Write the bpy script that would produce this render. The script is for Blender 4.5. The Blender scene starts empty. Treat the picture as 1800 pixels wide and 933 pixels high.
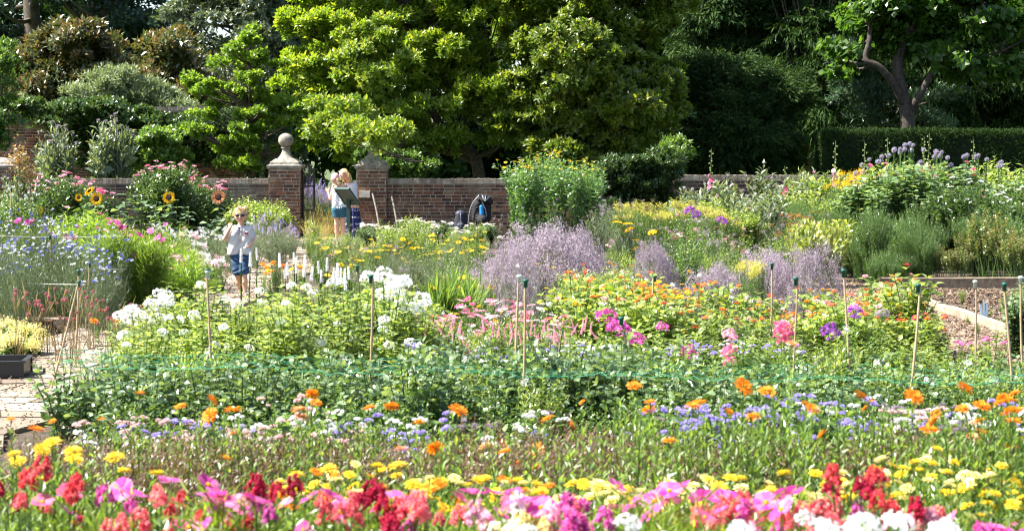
import bpy, math, random
import numpy as np

# ------------------------------------------------------------------ camera, world, sun, exposure
SC = bpy.context.scene
COL = SC.collection
F, CX, CY, H = 3000.0, 900.0, 466.5, 1.75
TH = math.atan(186.5 / 3000.0)
cam_d = bpy.data.cameras.new('camera')
cam = bpy.data.objects.new('camera', cam_d); COL.objects.link(cam); SC.camera = cam
cam.location = (0, 0, H); cam.rotation_euler = (math.radians(90) - TH, 0, 0)
cam_d.sensor_width = 36; cam_d.lens = 60; cam_d.clip_start = 0.1; cam_d.clip_end = 3000
cam_d.dof.use_dof = True; cam_d.dof.focus_distance = 27; cam_d.dof.aperture_fstop = 6.8

SUN_EL, SUN_AZ = math.radians(53), math.radians(-94)   # azimuth from +Y (away from camera), negative = left
world = bpy.data.worlds.new('World'); SC.world = world; world.use_nodes = True
wn = world.node_tree; bg = wn.nodes['Background']
sky = wn.nodes.new('ShaderNodeTexSky'); sky.sky_type = 'NISHITA'; sky.sun_disc = False
sky.sun_elevation = SUN_EL; sky.sun_rotation = SUN_AZ; sky.dust_density = 1.5
wn.links.new(sky.outputs[0], bg.inputs[0]); bg.inputs[1].default_value = 0.08
sun_d = bpy.data.lights.new('sun', 'SUN'); sun_d.energy = 5.0; sun_d.angle = math.radians(0.5); sun_d.color = (1.0, 0.94, 0.84)
sun = bpy.data.objects.new('sun', sun_d); COL.objects.link(sun)
sun.rotation_euler = (math.pi / 2 - SUN_EL, 0, math.pi - SUN_AZ)
SC.view_settings.view_transform = 'Standard'; SC.view_settings.look = 'None'
SC.view_settings.gamma = 1; SC.view_settings.exposure = 1.82
SC.render.engine = 'CYCLES'
cy = SC.cycles
cy.max_bounces = 7; cy.diffuse_bounces = 4; cy.glossy_bounces = 2; cy.transmission_bounces = 4; cy.transparent_max_bounces = 4
cy.caustics_reflective = False; cy.caustics_refractive = False
cy.use_denoising = True; cy.filter_width = 1.1
cy.sample_clamp_indirect = 6

# ------------------------------------------------------------------ helpers
rng = np.random.default_rng(11)
random.seed(5)
cTH, sTH = math.cos(TH), math.sin(TH)
def W(px, py, D):
    """world point at distance D (along +Y) seen at photo pixel px, py"""
    u, v = (px - CX) / F, (CY - py) / F
    t = D / (cTH + v * sTH)
    return np.array([u * t, D, H + (-sTH + v * cTH) * t])
def GD(py):
    v = (CY - py) / F
    t = H / (sTH - v * cTH)
    return t * (cTH + v * sTH)
def nrm(a):
    a = np.asarray(a, float); return a / np.maximum(np.linalg.norm(a, axis=-1, keepdims=True), 1e-9)
def frames(D, N):
    y = nrm(D); z = N - (N * y).sum(-1, keepdims=True) * y; z = nrm(z + 1e-6)
    x = np.cross(y, z); return np.stack([x, y, z], axis=-1)
def rand_dirs(n, r=None):
    r = r or rng
    return nrm(r.normal(size=(n, 3)))

class MB:
    def __init__(s): s.V = []; s.A = []; s.P = []; s.n = 0
    def add(s, v, f, a=0.5, m=0, sm=False):
        v = np.asarray(v, float).reshape(-1, 3); f = np.asarray(f, int)
        s.V.append(v); s.A.append(np.broadcast_to(np.asarray(a, float), (len(v),)).copy())
        s.P.append((f + s.n, m, sm)); s.n += len(v)
    def stamp(s, t, P, R, S, a=None, mo=0):
        """t = (verts, [(faces, mat, smooth)...]); N copies"""
        P = np.asarray(P, float).reshape(-1, 3); N = len(P)
        if N == 0: return
        tv, tfs = t
        S = np.asarray(S, float)
        if S.ndim <= 1: S = np.repeat(np.broadcast_to(S, (N,))[:, None], 3, 1)
        v = np.einsum('nij,nkj->nki', R, tv[None] * S[:, None, :]) + P[:, None, :]
        if a is None: a = rng.random(N)
        s.V.append(v.reshape(-1, 3)); s.A.append(np.repeat(np.broadcast_to(a, (N,)), len(tv)))
        off = (np.arange(N) * len(tv) + s.n)
        for f, m, sm in tfs:
            ff = (f[None] + off[:, None, None]).reshape(-1, f.shape[1])
            s.P.append((ff, m + mo, sm))
        s.n += N * len(tv)
    def mesh(s, name, mats):
        me = bpy.data.meshes.new(name)
        if not s.V: return me
        V = np.concatenate(s.V); A = np.concatenate(s.A)
        me.vertices.add(len(V)); me.vertices.foreach_set('co', V.astype(np.float32).ravel())
        tot = np.concatenate([np.full(len(f), f.shape[1], np.int32) for f, m, q in s.P])
        li = np.concatenate([f.ravel() for f, m, q in s.P]).astype(np.int32)
        mi = np.concatenate([np.full(len(f), m, np.int32) for f, m, q in s.P])
        sm = np.concatenate([np.full(len(f), q, bool) for f, m, q in s.P])
        me.loops.add(len(li)); me.loops.foreach_set('vertex_index', li)
        me.polygons.add(len(tot)); st = np.zeros(len(tot), np.int32); st[1:] = np.cumsum(tot)[:-1]
        me.polygons.foreach_set('loop_start', st); me.polygons.foreach_set('loop_total', tot)
        me.polygons.foreach_set('material_index', mi); me.polygons.foreach_set('use_smooth', sm)
        at = me.attributes.new('v', 'FLOAT', 'POINT'); at.data.foreach_set('value', A.astype(np.float32))
        for m in (mats if isinstance(mats, (list, tuple)) else [mats]): me.materials.append(m)
        me.update(calc_edges=True); return me

def link(name, me, parent=None, loc=None, R=None, sc=None, label=None):
    o = bpy.data.objects.new(name, me); COL.objects.link(o)
    if parent is not None: o.parent = parent
    if loc is not None: o.location = tuple(loc)
    if R is not None: o.rotation_euler = R
    if sc is not None: o.scale = (sc, sc, sc) if np.isscalar(sc) else tuple(sc)
    if label: o['label'] = label
    return o
def tag(o, label, cat, group=None, kind=None):
    o['label'] = label; o['category'] = cat
    if group: o['group'] = group
    if kind: o['kind'] = kind
    return o
def thing(name, label, cat, loc=(0, 0, 0), rz=0, group=None, sc=1):
    o = link(name, None, loc=loc, R=(0, 0, rz), sc=sc)
    return tag(o, label, cat, group)
def struct(name, me):
    o = link(name, me); o['kind'] = 'structure'; return o

def box(mb, c, s, a=0.5, m=0, R=None):
    c = np.asarray(c, float); s = np.asarray(s, float) / 2
    v = np.array([[x, y, z] for x in (-1, 1) for y in (-1, 1) for z in (-1, 1)], float) * s
    if R is not None: v = v @ np.asarray(R).T
    f = [[0, 1, 3, 2], [4, 6, 7, 5], [0, 4, 5, 1], [2, 3, 7, 6], [0, 2, 6, 4], [1, 5, 7, 3]]
    mb.add(v + c, f, a, m)
BOXF = np.array([[0, 1, 3, 2], [4, 6, 7, 5], [0, 4, 5, 1], [2, 3, 7, 6], [0, 2, 6, 4], [1, 5, 7, 3]])
BOXV = np.array([[x, y, z] for x in (-.5, .5) for y in (-.5, .5) for z in (-.5, .5)], float)
TBOX = (BOXV, [(BOXF, 0, False)])
def tube(mb, pts, rad, sides=6, a=0.5, m=0, cap=True, sm=True):
    pts = np.asarray(pts, float); n = len(pts)
    rad = np.broadcast_to(np.asarray(rad, float), (n,))
    T = np.gradient(pts, axis=0); T = nrm(T)
    up = np.array([0, 0, 1.0]) if abs(T[0, 2]) < .9 else np.array([1.0, 0, 0])
    X = nrm(np.cross(T, up)); Y = np.cross(X, T)
    an = np.arange(sides) * 2 * math.pi / sides
    v = pts[:, None] + rad[:, None, None] * (np.cos(an)[None, :, None] * X[:, None] + np.sin(an)[None, :, None] * Y[:, None])
    i = np.arange(n - 1)[:, None] * sides; j = np.arange(sides)[None]; k = (j + 1) % sides
    f = np.stack([i + j, i + k, i + sides + k, i + sides + j], -1).reshape(-1, 4)
    mb.add(v.reshape(-1, 3), f, a, m, sm)
    if cap:
        c = np.vstack([v[-1], pts[-1:]])
        mb.add(c, [[q, (q + 1) % sides, sides] for q in range(sides)], a, m)
def lathe(mb, prof, sides=20, c=(0, 0, 0), a=.5, m=0, sm=True, sq=None):
    """profile list of (r, z)"""
    prof = np.asarray(prof, float); n = len(prof)
    an = np.arange(sides) * 2 * math.pi / sides + (math.pi / 4 if sides == 4 else 0)
    v = np.stack([prof[:, 0:1] * np.cos(an), prof[:, 0:1] * np.sin(an), np.repeat(prof[:, 1:2], sides, 1)], -1).reshape(-1, 3) + np.asarray(c, float)
    i = np.arange(n - 1)[:, None] * sides; j = np.arange(sides)[None]; k = (j + 1) % sides
    f = np.stack([i + j, i + k, i + sides + k, i + sides + j], -1).reshape(-1, 4)
    mb.add(v, f, a, m, sm)
def bez(p0, p1, p2, n):
    t = np.linspace(0, 1, n)[:, None]
    return (1 - t) ** 2 * np.asarray(p0) + 2 * t * (1 - t) * np.asarray(p1) + t ** 2 * np.asarray(p2)
def spline(pts, n=6):
    pts = np.asarray(pts, float); P = np.vstack([2 * pts[0] - pts[1], pts, 2 * pts[-1] - pts[-2]])
    out = []
    for i in range(1, len(P) - 2):
        for t in np.arange(n) / n:
            a, b, c, d = P[i - 1], P[i], P[i + 1], P[i + 2]
            out.append(.5 * ((2 * b) + (c - a) * t + (2 * a - 5 * b + 4 * c - d) * t * t + (3 * b - a - 3 * c + d) * t ** 3))
    out.append(P[-2]); return np.array(out)
def ico(sub=1):
    import bmesh
    b = bmesh.new(); bmesh.ops.create_icosphere(b, subdivisions=sub, radius=1)
    v = np.array([x.co[:] for x in b.verts]); f = np.array([[q.index for q in x.verts] for x in b.faces]); b.free()
    return v, f
ICO1 = ico(1); ICO2 = ico(2); ICO3 = ico(3)

# ------------------------------------------------------------------ materials
def newmat(name):
    m = bpy.data.materials.new(name); m.use_nodes = True
    nt = m.node_tree; nt.nodes.clear(); out = nt.nodes.new('ShaderNodeOutputMaterial')
    return m, nt, out
def leafmat(name, cols, t=.42, rough=.34, spec=.7, tk=(1.75, 1.65, .7), var=.35):
    """cols: ramp colours over the per leaf random value; t share of light passed through"""
    m, nt, out = newmat(name); N = nt.nodes.new; L = nt.links.new
    at = N('ShaderNodeAttribute'); at.attribute_name = 'v'
    oi = N('ShaderNodeObjectInfo')
    def ramp(cs):
        r = N('ShaderNodeValToRGB'); e = r.color_ramp.elements
        while len(e) < len(cs): e.new(.5)
        for i, c in enumerate(cs): e[i].position = i / max(1, len(cs) - 1); e[i].color = (*c, 1)
        L(at.outputs['Fac'], r.inputs[0])
        h = N('ShaderNodeHueSaturation')
        mr = N('ShaderNodeMapRange'); mr.inputs[3].default_value = 1 - var / 2; mr.inputs[4].default_value = 1 + var / 2
        L(oi.outputs['Random'], mr.inputs[0]); L(mr.outputs[0], h.inputs['Value']); L(r.outputs[0], h.inputs['Color'])
        return h
    r1 = ramp(cols); r2 = ramp([tuple(min(.9, c[i] * tk[i]) for i in range(3)) for c in cols])
    p = N('ShaderNodeBsdfPrincipled'); p.inputs['Roughness'].default_value = rough; p.inputs['Specular IOR Level'].default_value = spec
    tr = N('ShaderNodeBsdfTranslucent'); mx = N('ShaderNodeMixShader'); mx.inputs[0].default_value = t
    L(r1.outputs[0], p.inputs['Base Color']); L(r2.outputs[0], tr.inputs[0])
    L(p.outputs[0], mx.inputs[1]); L(tr.outputs[0], mx.inputs[2]); L(mx.outputs[0], out.inputs[0])
    return m
def petal(name, cols, t=.35, var=.25):
    return leafmat(name, cols, t=t, rough=.6, spec=.25, tk=(1.15, 1.15, 1.15), var=var)
def plain(name, col, rough=.6, metal=0, spec=.5, nscale=None, col2=None, bump=0, detail=6):
    m, nt, out = newmat(name); N = nt.nodes.new; L = nt.links.new
    p = N('ShaderNodeBsdfPrincipled'); p.inputs['Base Color'].default_value = (*col, 1)
    p.inputs['Roughness'].default_value = rough; p.inputs['Metallic'].default_value = metal; p.inputs['Specular IOR Level'].default_value = spec
    if nscale:
        tc = N('ShaderNodeTexCoord'); nz = N('ShaderNodeTexNoise'); nz.inputs['Scale'].default_value = nscale; nz.inputs['Detail'].default_value = detail
        nz.inputs['Roughness'].default_value = .65
        L(tc.outputs['Object'], nz.inputs['Vector'])
        r = N('ShaderNodeValToRGB'); r.color_ramp.elements[0].position = .35; r.color_ramp.elements[1].position = .65
        r.color_ramp.elements[0].color = (*col, 1); r.color_ramp.elements[1].color = (*(col2 or col), 1)
        L(nz.outputs[0], r.inputs[0]); L(r.outputs[0], p.inputs['Base Color'])
        if bump:
            b = N('ShaderNodeBump'); b.inputs['Strength'].default_value = bump; b.inputs['Distance'].default_value = .02
            L(nz.outputs[0], b.inputs['Height']); L(b.outputs[0], p.inputs['Normal'])
    L(p.outputs[0], out.inputs[0]); return m
def brickmat(name, cols, nscale=9, lichen=(.3, .29, .24), amt=.45):
    m, nt, out = newmat(name); N = nt.nodes.new; L = nt.links.new
    at = N('ShaderNodeAttribute'); at.attribute_name = 'v'
    r = N('ShaderNodeValToRGB'); e = r.color_ramp.elements
    while len(e) < len(cols): e.new(.5)
    for i, c in enumerate(cols): e[i].position = i / (len(cols) - 1); e[i].color = (*c, 1)
    L(at.outputs['Fac'], r.inputs[0])
    tc = N('ShaderNodeTexCoord'); nz = N('ShaderNodeTexNoise'); nz.inputs['Scale'].default_value = nscale; nz.inputs['Detail'].default_value = 8
    L(tc.outputs['Object'], nz.inputs['Vector'])
    n2 = N('ShaderNodeTexNoise'); n2.inputs['Scale'].default_value = 1.6; n2.inputs['Detail'].default_value = 6; L(tc.outputs['Object'], n2.inputs['Vector'])
    rr = N('ShaderNodeValToRGB'); rr.color_ramp.elements[0].position = .48; rr.color_ramp.elements[1].position = .66
    L(n2.outputs[0], rr.inputs[0])
    ml = N('ShaderNodeMath'); ml.operation = 'MULTIPLY'; ml.inputs[1].default_value = amt; L(rr.outputs[0], ml.inputs[0])
    mx = N('ShaderNodeMixRGB'); mx.inputs[2].default_value = (*lichen, 1); L(ml.outputs[0], mx.inputs[0]); L(r.outputs[0], mx.inputs[1])
    m2 = N('ShaderNodeMixRGB'); m2.blend_type = 'MULTIPLY'; m2.inputs[0].default_value = .6
    L(mx.outputs[0], m2.inputs[1])
    r3 = N('ShaderNodeValToRGB'); r3.color_ramp.elements[0].position = .3; r3.color_ramp.elements[1].position = .7; r3.color_ramp.elements[0].color = (.45, .45, .45, 1); r3.color_ramp.elements[1].color = (1.3, 1.3, 1.3, 1)
    L(nz.outputs[0], r3.inputs[0]); L(r3.outputs[0], m2.inputs[2])
    p = N('ShaderNodeBsdfPrincipled'); p.inputs['Roughness'].default_value = .9; p.inputs['Specular IOR Level'].default_value = .2
    b = N('ShaderNodeBump'); b.inputs['Strength'].default_value = .5; b.inputs['Distance'].default_value = .01
    L(nz.outputs[0], b.inputs['Height']); L(b.outputs[0], p.inputs['Normal'])
    L(m2.outputs[0], p.inputs['Base Color']); L(p.outputs[0], out.inputs[0]); return m

# leaf templates: along +Y, normal +Z, unit length
def T(v, f, m=0, sm=False): return (np.array(v, float), [(np.array(f), m, sm)])
def leaf2(w=.25, fold=.06): return T([[0, 0, 0], [w, .45, fold], [0, 1, -.05], [-w, .45, fold]], [[0, 1, 2], [0, 2, 3]])
def leaf4(w=.25, fold=.05, droop=.15):
    return T([[0, 0, 0], [w, .4, fold], [w * .75, .7, fold - droop * .4], [0, 1, -droop], [-w * .75, .7, fold - droop * .4], [-w, .4, fold], [0, .45, 0], [0, .72, -droop * .45]],
             [[0, 1, 6, 6], [0, 6, 5, 5], [1, 2, 7, 6], [6, 7, 4, 5], [2, 3, 7, 7], [7, 3, 4, 4]][0:0] or [[0, 1, 6], [0, 6, 5], [1, 2, 7], [1, 7, 6], [6, 7, 4], [6, 4, 5], [2, 3, 7], [7, 3, 4]])
# ------------------------------------------------------------------ leaf materials
G = {}
G['magnolia'] = leafmat('magnolia_leaf', [(.06, .125, .014), (.12, .205, .02), (.19, .265, .028), (.34, .36, .05)], t=.52)
G['olive'] = leafmat('olive_magnolia_leaf', [(.06, .13, .016), (.11, .19, .022), (.18, .25, .03), (.32, .33, .05)], t=.5)
G['ginkgo'] = leafmat('ginkgo_leaf', [(.08, .16, .02), (.14, .24, .03), (.24, .34, .05)], t=.55)
G['bronze'] = leafmat('bronze_evergreen_leaf', [(.035, .07, .02), (.07, .11, .03), (.15, .12, .04), (.24, .13, .05)], t=.25, rough=.25, spec=.8)
G['oak'] = leafmat('oak_leaf', [(.02, .05, .03), (.035, .075, .04), (.06, .11, .06)], t=.25, rough=.3, spec=.6)
G['silver'] = leafmat('silver_leaf', [(.05, .085, .045), (.10, .14, .08), (.2, .25, .16)], t=.3, rough=.35)
G['yew'] = leafmat('yew_needle', [(.012, .032, .009), (.022, .052, .012), (.05, .09, .018)], t=.2, rough=.7, spec=.15, tk=(1.6, 1.5, .6))
G['cypress'] = leafmat('cypress_spray', [(.012, .034, .012), (.028, .062, .018), (.08, .13, .03)], t=.25, rough=.7, spec=.15, tk=(1.6, 1.5, .6))
G['catalpa'] = leafmat('catalpa_leaf', [(.03, .075, .015), (.055, .125, .02), (.10, .19, .03)], t=.5)
G['ivy'] = leafmat('ivy_leaf', [(.025, .06, .018), (.06, .12, .03), (.11, .17, .04)], t=.28, rough=.3, spec=.7)
G['mid'] = leafmat('mid_green_leaf', [(.03, .075, .018), (.085, .165, .035), (.19, .28, .08)], t=.42)
G['lime'] = leafmat('lime_green_leaf', [(.06, .115, .025), (.17, .255, .05), (.36, .43, .16)], t=.45)
G['fresh'] = leafmat('fresh_green_leaf', [(.06, .135, .025), (.125, .22, .045), (.24, .34, .10)], t=.45)
G['grey'] = leafmat('grey_green_leaf', [(.07, .11, .06), (.15, .20, .115), (.28, .34, .21)], t=.3, rough=.4)
G['glossy'] = leafmat('glossy_blue_green_leaf', [(.03, .07, .022), (.085, .155, .055), (.26, .35, .18)], t=.35, rough=.25, spec=.9)
G['dark'] = leafmat('dark_green_leaf', [(.018, .045, .015), (.04, .08, .02), (.07, .12, .03)], t=.3, rough=.35)
G['feather'] = leafmat('feathery_leaf', [(.08, .16, .025), (.15, .25, .035), (.24, .34, .06)], t=.5)
G['dry'] = leafmat('dry_stem', [(.16, .12, .06), (.26, .20, .11), (.38, .31, .19)], t=.3)
G['brown'] = leafmat('brown_seedhead', [(.10, .06, .04), (.17, .11, .075), (.25, .18, .12)], t=.3)
G['hosta'] = leafmat('gold_edged_leaf', [(.09, .16, .03), (.18, .25, .045), (.34, .37, .11)], t=.4)
G['plume'] = leafmat('tan_plume', [(.25, .15, .07), (.42, .28, .15), (.5, .38, .22)], t=.4)
G['grass'] = leafmat('bleached_grass', [(.30, .25, .13), (.42, .36, .2), (.5, .45, .3)], t=.5)

PT = {}
def pc(n, *c, t=.35, var=.25): PT[n] = petal(n + '_petal', list(c), t=t, var=var)
pc('orange', (.75, .17, .008), (.85, .27, .012), (.9, .36, .02))
pc('apricot', (.8, .33, .12), (.85, .45, .22))
pc('yellow', (.85, .50, .015), (.88, .62, .03), (.9, .70, .08))
pc('cream', (.85, .75, .3), (.9, .83, .45), (.88, .7, .18))
pc('magenta', (.55, .03, .30), (.70, .10, .44), (.80, .26, .58))
pc('coral', (.72, .06, .12), (.85, .20, .22), (.90, .42, .38), t=.45)
pc('crimson', (.28, .003, .03), (.42, .006, .05), (.55, .02, .07))
pc('red', (.50, .02, .04), (.70, .06, .08), (.8, .16, .16))
pc('rose', (.72, .07, .25), (.80, .16, .33), (.85, .30, .42))
pc('pink', (.80, .28, .45), (.85, .42, .55), (.88, .58, .65))
pc('blush', (.82, .55, .55), (.85, .68, .66))
pc('white', (.82, .82, .80), (.86, .86, .84), (.88, .88, .88))
pc('violet', (.28, .05, .42), (.42, .10, .55))
pc('lavender', (.38, .28, .72), (.5, .42, .80), (.60, .55, .85))
pc('mauve', (.23, .17, .215), (.37, .30, .36), (.54, .47, .52))
pc('blue', (.06, .07, .42), (.12, .15, .58), (.32, .34, .7))
pc('paleblue', (.45, .48, .75), (.6, .62, .82), (.75, .75, .88))
pc('orangered', (.75, .09, .02), (.82, .16, .03), (.85, .26, .05))
pc('gold', (.82, .42, .01), (.85, .52, .015), (.80, .6, .02))
pc('acid', (.42, .40, .06), (.56, .52, .09), (.68, .62, .16))
pc('dusky', (.35, .12, .14), (.48, .2, .22))
pc('globe', (.30, .28, .42), (.42, .39, .52), (.50, .42, .44))
pc('eye', (.5, .22, .01), (.7, .38, .01), t=.1)
pc('cone', (.03, .012, .006), (.08, .03, .01), t=0)
pc('bronzepetal', (.40, .10, .02), (.55, .20, .04))
BARK = plain('bark', (.05, .04, .03), .9, nscale=14, col2=(.16, .13, .10), bump=.8)
BARKL = plain('pale_bark', (.022, .017, .014), .9, nscale=10, col2=(.08, .064, .052), bump=.8)

# ------------------------------------------------------------------ ground and paths
SOIL = plain('soil', (.03, .022, .015), .95, nscale=7, col2=(.09, .065, .042), bump=1)
LAWN = plain('lawn_green', (.035, .06, .015), .95, nscale=3, col2=(.07, .10, .025), bump=.5)
MULCH = leafmat('bark_chip', [(.07, .045, .03), (.16, .11, .07), (.30, .225, .165)], t=0, rough=.8, spec=.2, var=0)
STONE = leafmat('paving_stone', [(.16, .13, .10), (.25, .21, .16), (.36, .31, .25)], t=0, rough=.9, spec=.2, var=0)
TIMBER = plain('weathered_timber', (.20, .16, .11), .85, nscale=12, col2=(.40, .33, .25), bump=.5)
DTIMBER = plain('dark_timber', (.10, .075, .05), .85, nscale=12, col2=(.22, .17, .12), bump=.5)
def sheet(name, x0, x1, y0, y1, z, mat, nx=1, ny=1, amp=0):
    gx, gy = np.meshgrid(np.linspace(x0, x1, nx + 1), np.linspace(y0, y1, ny + 1))
    gz = z + amp * (np.sin(gx * 2.1 + gy) * np.sin(gy * 1.7) + rng.normal(size=gx.shape) * .5)
    v = np.stack([gx, gy, gz], -1).reshape(-1, 3)
    i = (np.arange(ny)[:, None] * (nx + 1) + np.arange(nx)[None]).ravel()
    mb = MB(); mb.add(v, np.stack([i, i + 1, i + nx + 2, i + nx + 1], -1), .5, 0, amp > 0)
    return struct(name, mb.mesh(name, [mat]))
sheet('ground', -1500, 1500, -300, 2500, 0, LAWN)
sheet('soil_bed', -24, 24, 1.0, 38.5, .02, SOIL, 90, 90, .006)
# crazy paved path that runs straight back to the gate
def paved(name, x0, x1, y0, y1, cell, z):
    nx = max(2, int((x1 - x0) / cell)); ny = max(2, int((y1 - y0) / cell))
    gx, gy = np.meshgrid(np.linspace(x0, x1, nx + 1), np.linspace(y0, y1, ny + 1))
    jx = rng.uniform(-.26, .26, gx.shape) * cell; jy = rng.uniform(-.3, .3, gx.shape) * cell
    gx = gx + jx; gy = gy + jy; mb = MB()
    for j in range(ny):
        for i in range(nx):
            q = np.array([[gx[j, i], gy[j, i]], [gx[j, i + 1], gy[j, i + 1]], [gx[j + 1, i + 1], gy[j + 1, i + 1]], [gx[j + 1, i], gy[j + 1, i]]])
            c = q.mean(0); q = c + (q - c) * .93
            zz = z + rng.uniform(-.004, .006)
            v = np.vstack([np.c_[q, np.full(4, zz)], np.c_[c + (q - c) * 1.02, np.full(4, .0)]])
            mb.add(v, [[0, 1, 2, 3]] + [[k, k + 4, (k + 1) % 4 + 4, (k + 1) % 4] for k in range(4)], rng.random())
    return struct(name, mb.mesh(name, [STONE]))
paved('path', -4.45, -3.05, 7.0, 37.3, .34, .055)
def chips(name, x0, x1, y0, y1, n, z=.03, s=.035):
    P = np.c_[rng.uniform(x0, x1, n), rng.uniform(y0, y1, n), rng.uniform(z, z + .015, n)]
    R = frames(rand_dirs(n) * [1, 1, .35], rand_dirs(n) * .6 + [0, 0, 1]); mb = MB()
    S = np.c_[rng.uniform(.3, .9, n), rng.uniform(.8, 2.2, n), np.full(n, .35)] * s * .6
    mb.stamp(TBOX, P, R, S)
    o = link(name, mb.mesh(name, [MULCH])); o['kind'] = 'stuff'
    return o
o = sheet('gravel_path', 3.75, 4.84, 12, 36, .03, plain('gravel_path_mat', (.15, .11, .08), .95, nscale=22, col2=(.30, .235, .18), bump=1), 8, 120, .003)
tag(chips('bark_chippings', 3.72, 4.84, 13, 26, 5000), 'pale bark chippings covering the straight path beside the timber edging', 'bark chippings')
tag(chips('bark_mulch', 4.95, 7.6, 14.5, 22.6, 4200, s=.05), 'coarse bark mulch on the bare bed beyond the timber edging', 'bark mulch')
tag(chips('leaf_mulch', -5.3, -4.5, 12.5, 20, 1400, s=.04), 'brown mulch on bare soil beside the stone path', 'mulch')
tag(chips('path_litter', -4.5, -3.0, 9, 30, 5200, z=.062, s=.022), 'dry leaf litter scattered over the paving stones', 'leaf litter')
# timber edging
def beam(name, p0, p1, w, h, mat, label, group=None):
    p0 = np.array(p0, float); p1 = np.array(p1, float); d = p1 - p0; L_ = np.linalg.norm(d); rz = math.atan2(d[1], d[0])
    mb = MB(); n = max(2, int(L_ / .5)); xs = np.linspace(0, L_, n)
    V = []
    for x in xs:
        j = rng.uniform(-.006, .006, 2)
        for (yy, zz) in ((-w / 2, 0), (w / 2, 0), (w / 2, h - .012), (w / 2 - .014, h), (-w / 2 + .014, h), (-w / 2, h - .012)):
            V.append([x, yy + j[0], zz + (j[1] if zz else 0)])
    f = [[i * 6 + k, i * 6 + (k + 1) % 6, (i + 1) * 6 + (k + 1) % 6, (i + 1) * 6 + k] for i in range(n - 1) for k in range(6)]
    mb.add(V, f); V = np.array(V)
    for e in (0, n - 1):
        mb.add(V[e * 6:e * 6 + 6], [[0, 1, 2, 3, 4, 5]])
    o = link(name, mb.mesh(name, [mat]), loc=(p0[0], p0[1], 0), R=(0, 0, rz))
    return tag(o, label, 'edging', group)
beam('timber_edging', (4.9, 15.0, 0), (4.9, 19.0, 0), .08, .12, TIMBER, 'pale timber board edging the bark path, nearer length towards the right edge', 'timber edging boards')
beam('timber_edging', (4.9, 19.02, 0), (4.9, 22.7, 0), .08, .115, TIMBER, 'pale timber board edging the bark path, farther length next to the grey bush', 'timber edging boards')
beam('timber_edging', (4.96, 23.0, 0), (9.0, 23.0, 0), .10, .16, DTIMBER, 'dark timber board running crosswise below the rose bushes', 'timber edging boards')
beam('timber_edging', (-5.6, 17.6, 0), (-4.62, 17.6, 0), .12, .12, TIMBER, 'short timber board below the feathery cosmos beside the orange poppy', 'timber edging boards')
# brick blocks
BR = [(.10, .042, .026), (.17, .07, .04), (.23, .105, .058), (.065, .036, .026), (.26, .155, .09)]
BRICK = brickmat('old_brick', BR, lichen=(.26, .215, .14), amt=.55)
for k in range(3):
    mb = MB(); box(mb, (0, 0, .05), (.10, .2, .10), k * .3); 
    tag(link('loose_brick', mb.mesh('loose_brick', [BRICK]), loc=(-4.64 - .0 + k * .112 - .3, 17.2 + .02 * k, .02), R=(0, 0, .06 * k)), 'old brick in the short row of three at the bed corner below the cosmos', 'brick', 'bricks at the bed corner')

# ------------------------------------------------------------------ brick walls and gate piers
MORTAR = plain('mortar', (.20, .17, .13), .95, nscale=4, col2=(.52, .46, .37), bump=.6)
CAPST = plain('lichened_stone', (.12, .105, .085), .9, nscale=12, col2=(.36, .33, .27), bump=.8, detail=10)
STONEB = plain('pale_stone_block', (.46, .42, .36), .9, nscale=14, col2=(.60, .56, .5), bump=.3)
def brick_faces(mb, x0, x1, y, z0, z1, axis='x', sgn=-1, bl=.225, bh=.075, stretch=True):
    """bricks proud of a face; axis x: face in XZ at y; axis y: face in YZ at x=y"""
    nz = int(round((z1 - z0) / bh))
    for k in range(nz):
        z = z0 + (k + .5) * bh; x = x0 - rng.uniform(0, bl)
        hd = (k % 2 == 0)
        i = 0
        while x < x1 - .01:
            L_ = bl if (not hd or i % 2) else bl / 2
            a, b = max(x, x0), min(x + L_, x1)
            if b - a > .03:
                c = (a + b) / 2; pr = rng.uniform(.001, .014)
                s = (b - a - rng.uniform(.012, .022), .05, bh - rng.uniform(.014, .022))
                if axis == 'x': box(mb, (c, y + sgn * (pr - .025), z), s, rng.random())
                else: box(mb, (y + sgn * (pr - .025), c, z), (s[1], s[0], s[2]), rng.random())
            x += L_; i += 1
def wall(name, x0, x1, y, h, th, label, cope=True, ends=(False, False), mats=None):
    t = thing(name, label, 'wall', (x0, y, 0)); L_ = x1 - x0
    mb = MB(); box(mb, (L_ / 2, th / 2, h / 2), (L_, th, h), .5); link('mortar_core', mb.mesh('mortar_core', [MORTAR]), t)
    mb = MB(); brick_faces(mb, 0, L_, 0, .0, h); brick_faces(mb, 0, L_, th, 0, h, sgn=1)
    link('brickwork', mb.mesh('brickwork', mats or [BRICK]), t)
    mb = MB(); x = 0
    while x < L_:
        w = rng.uniform(.068, .078); box(mb, (x + w / 2, th / 2, h + .055 + rng.uniform(-.006, .006)), (w - .008, th + .04, .11), rng.random() * .9); x += w
    link('coping', mb.mesh('coping', [COPE]), t)
    mb = MB(); box(mb, (L_ / 2, th / 2, h + .045), (L_, th, .09)); link('coping_mortar', mb.mesh('coping_mortar', [MORTAR]), t)
    return t
COPE = brickmat('coping_brick', [(.22, .17, .13), (.30, .23, .18), (.38, .33, .26), (.18, .13, .10)], lichen=(.42, .40, .33), amt=.7)
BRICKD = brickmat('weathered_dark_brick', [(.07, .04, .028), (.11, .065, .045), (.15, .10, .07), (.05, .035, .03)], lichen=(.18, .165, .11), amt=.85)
YW = 37.5
def X(px, D): return (px - CX) / F * D * (1.0 / math.cos(0))
zt = W(600, 314, YW)[2] - .11
wall('garden_wall', X(12, YW), X(473, YW), YW, zt, .34, 'lichened low brick garden wall left of the gate behind the sunflowers', mats=[BRICKD])
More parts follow.
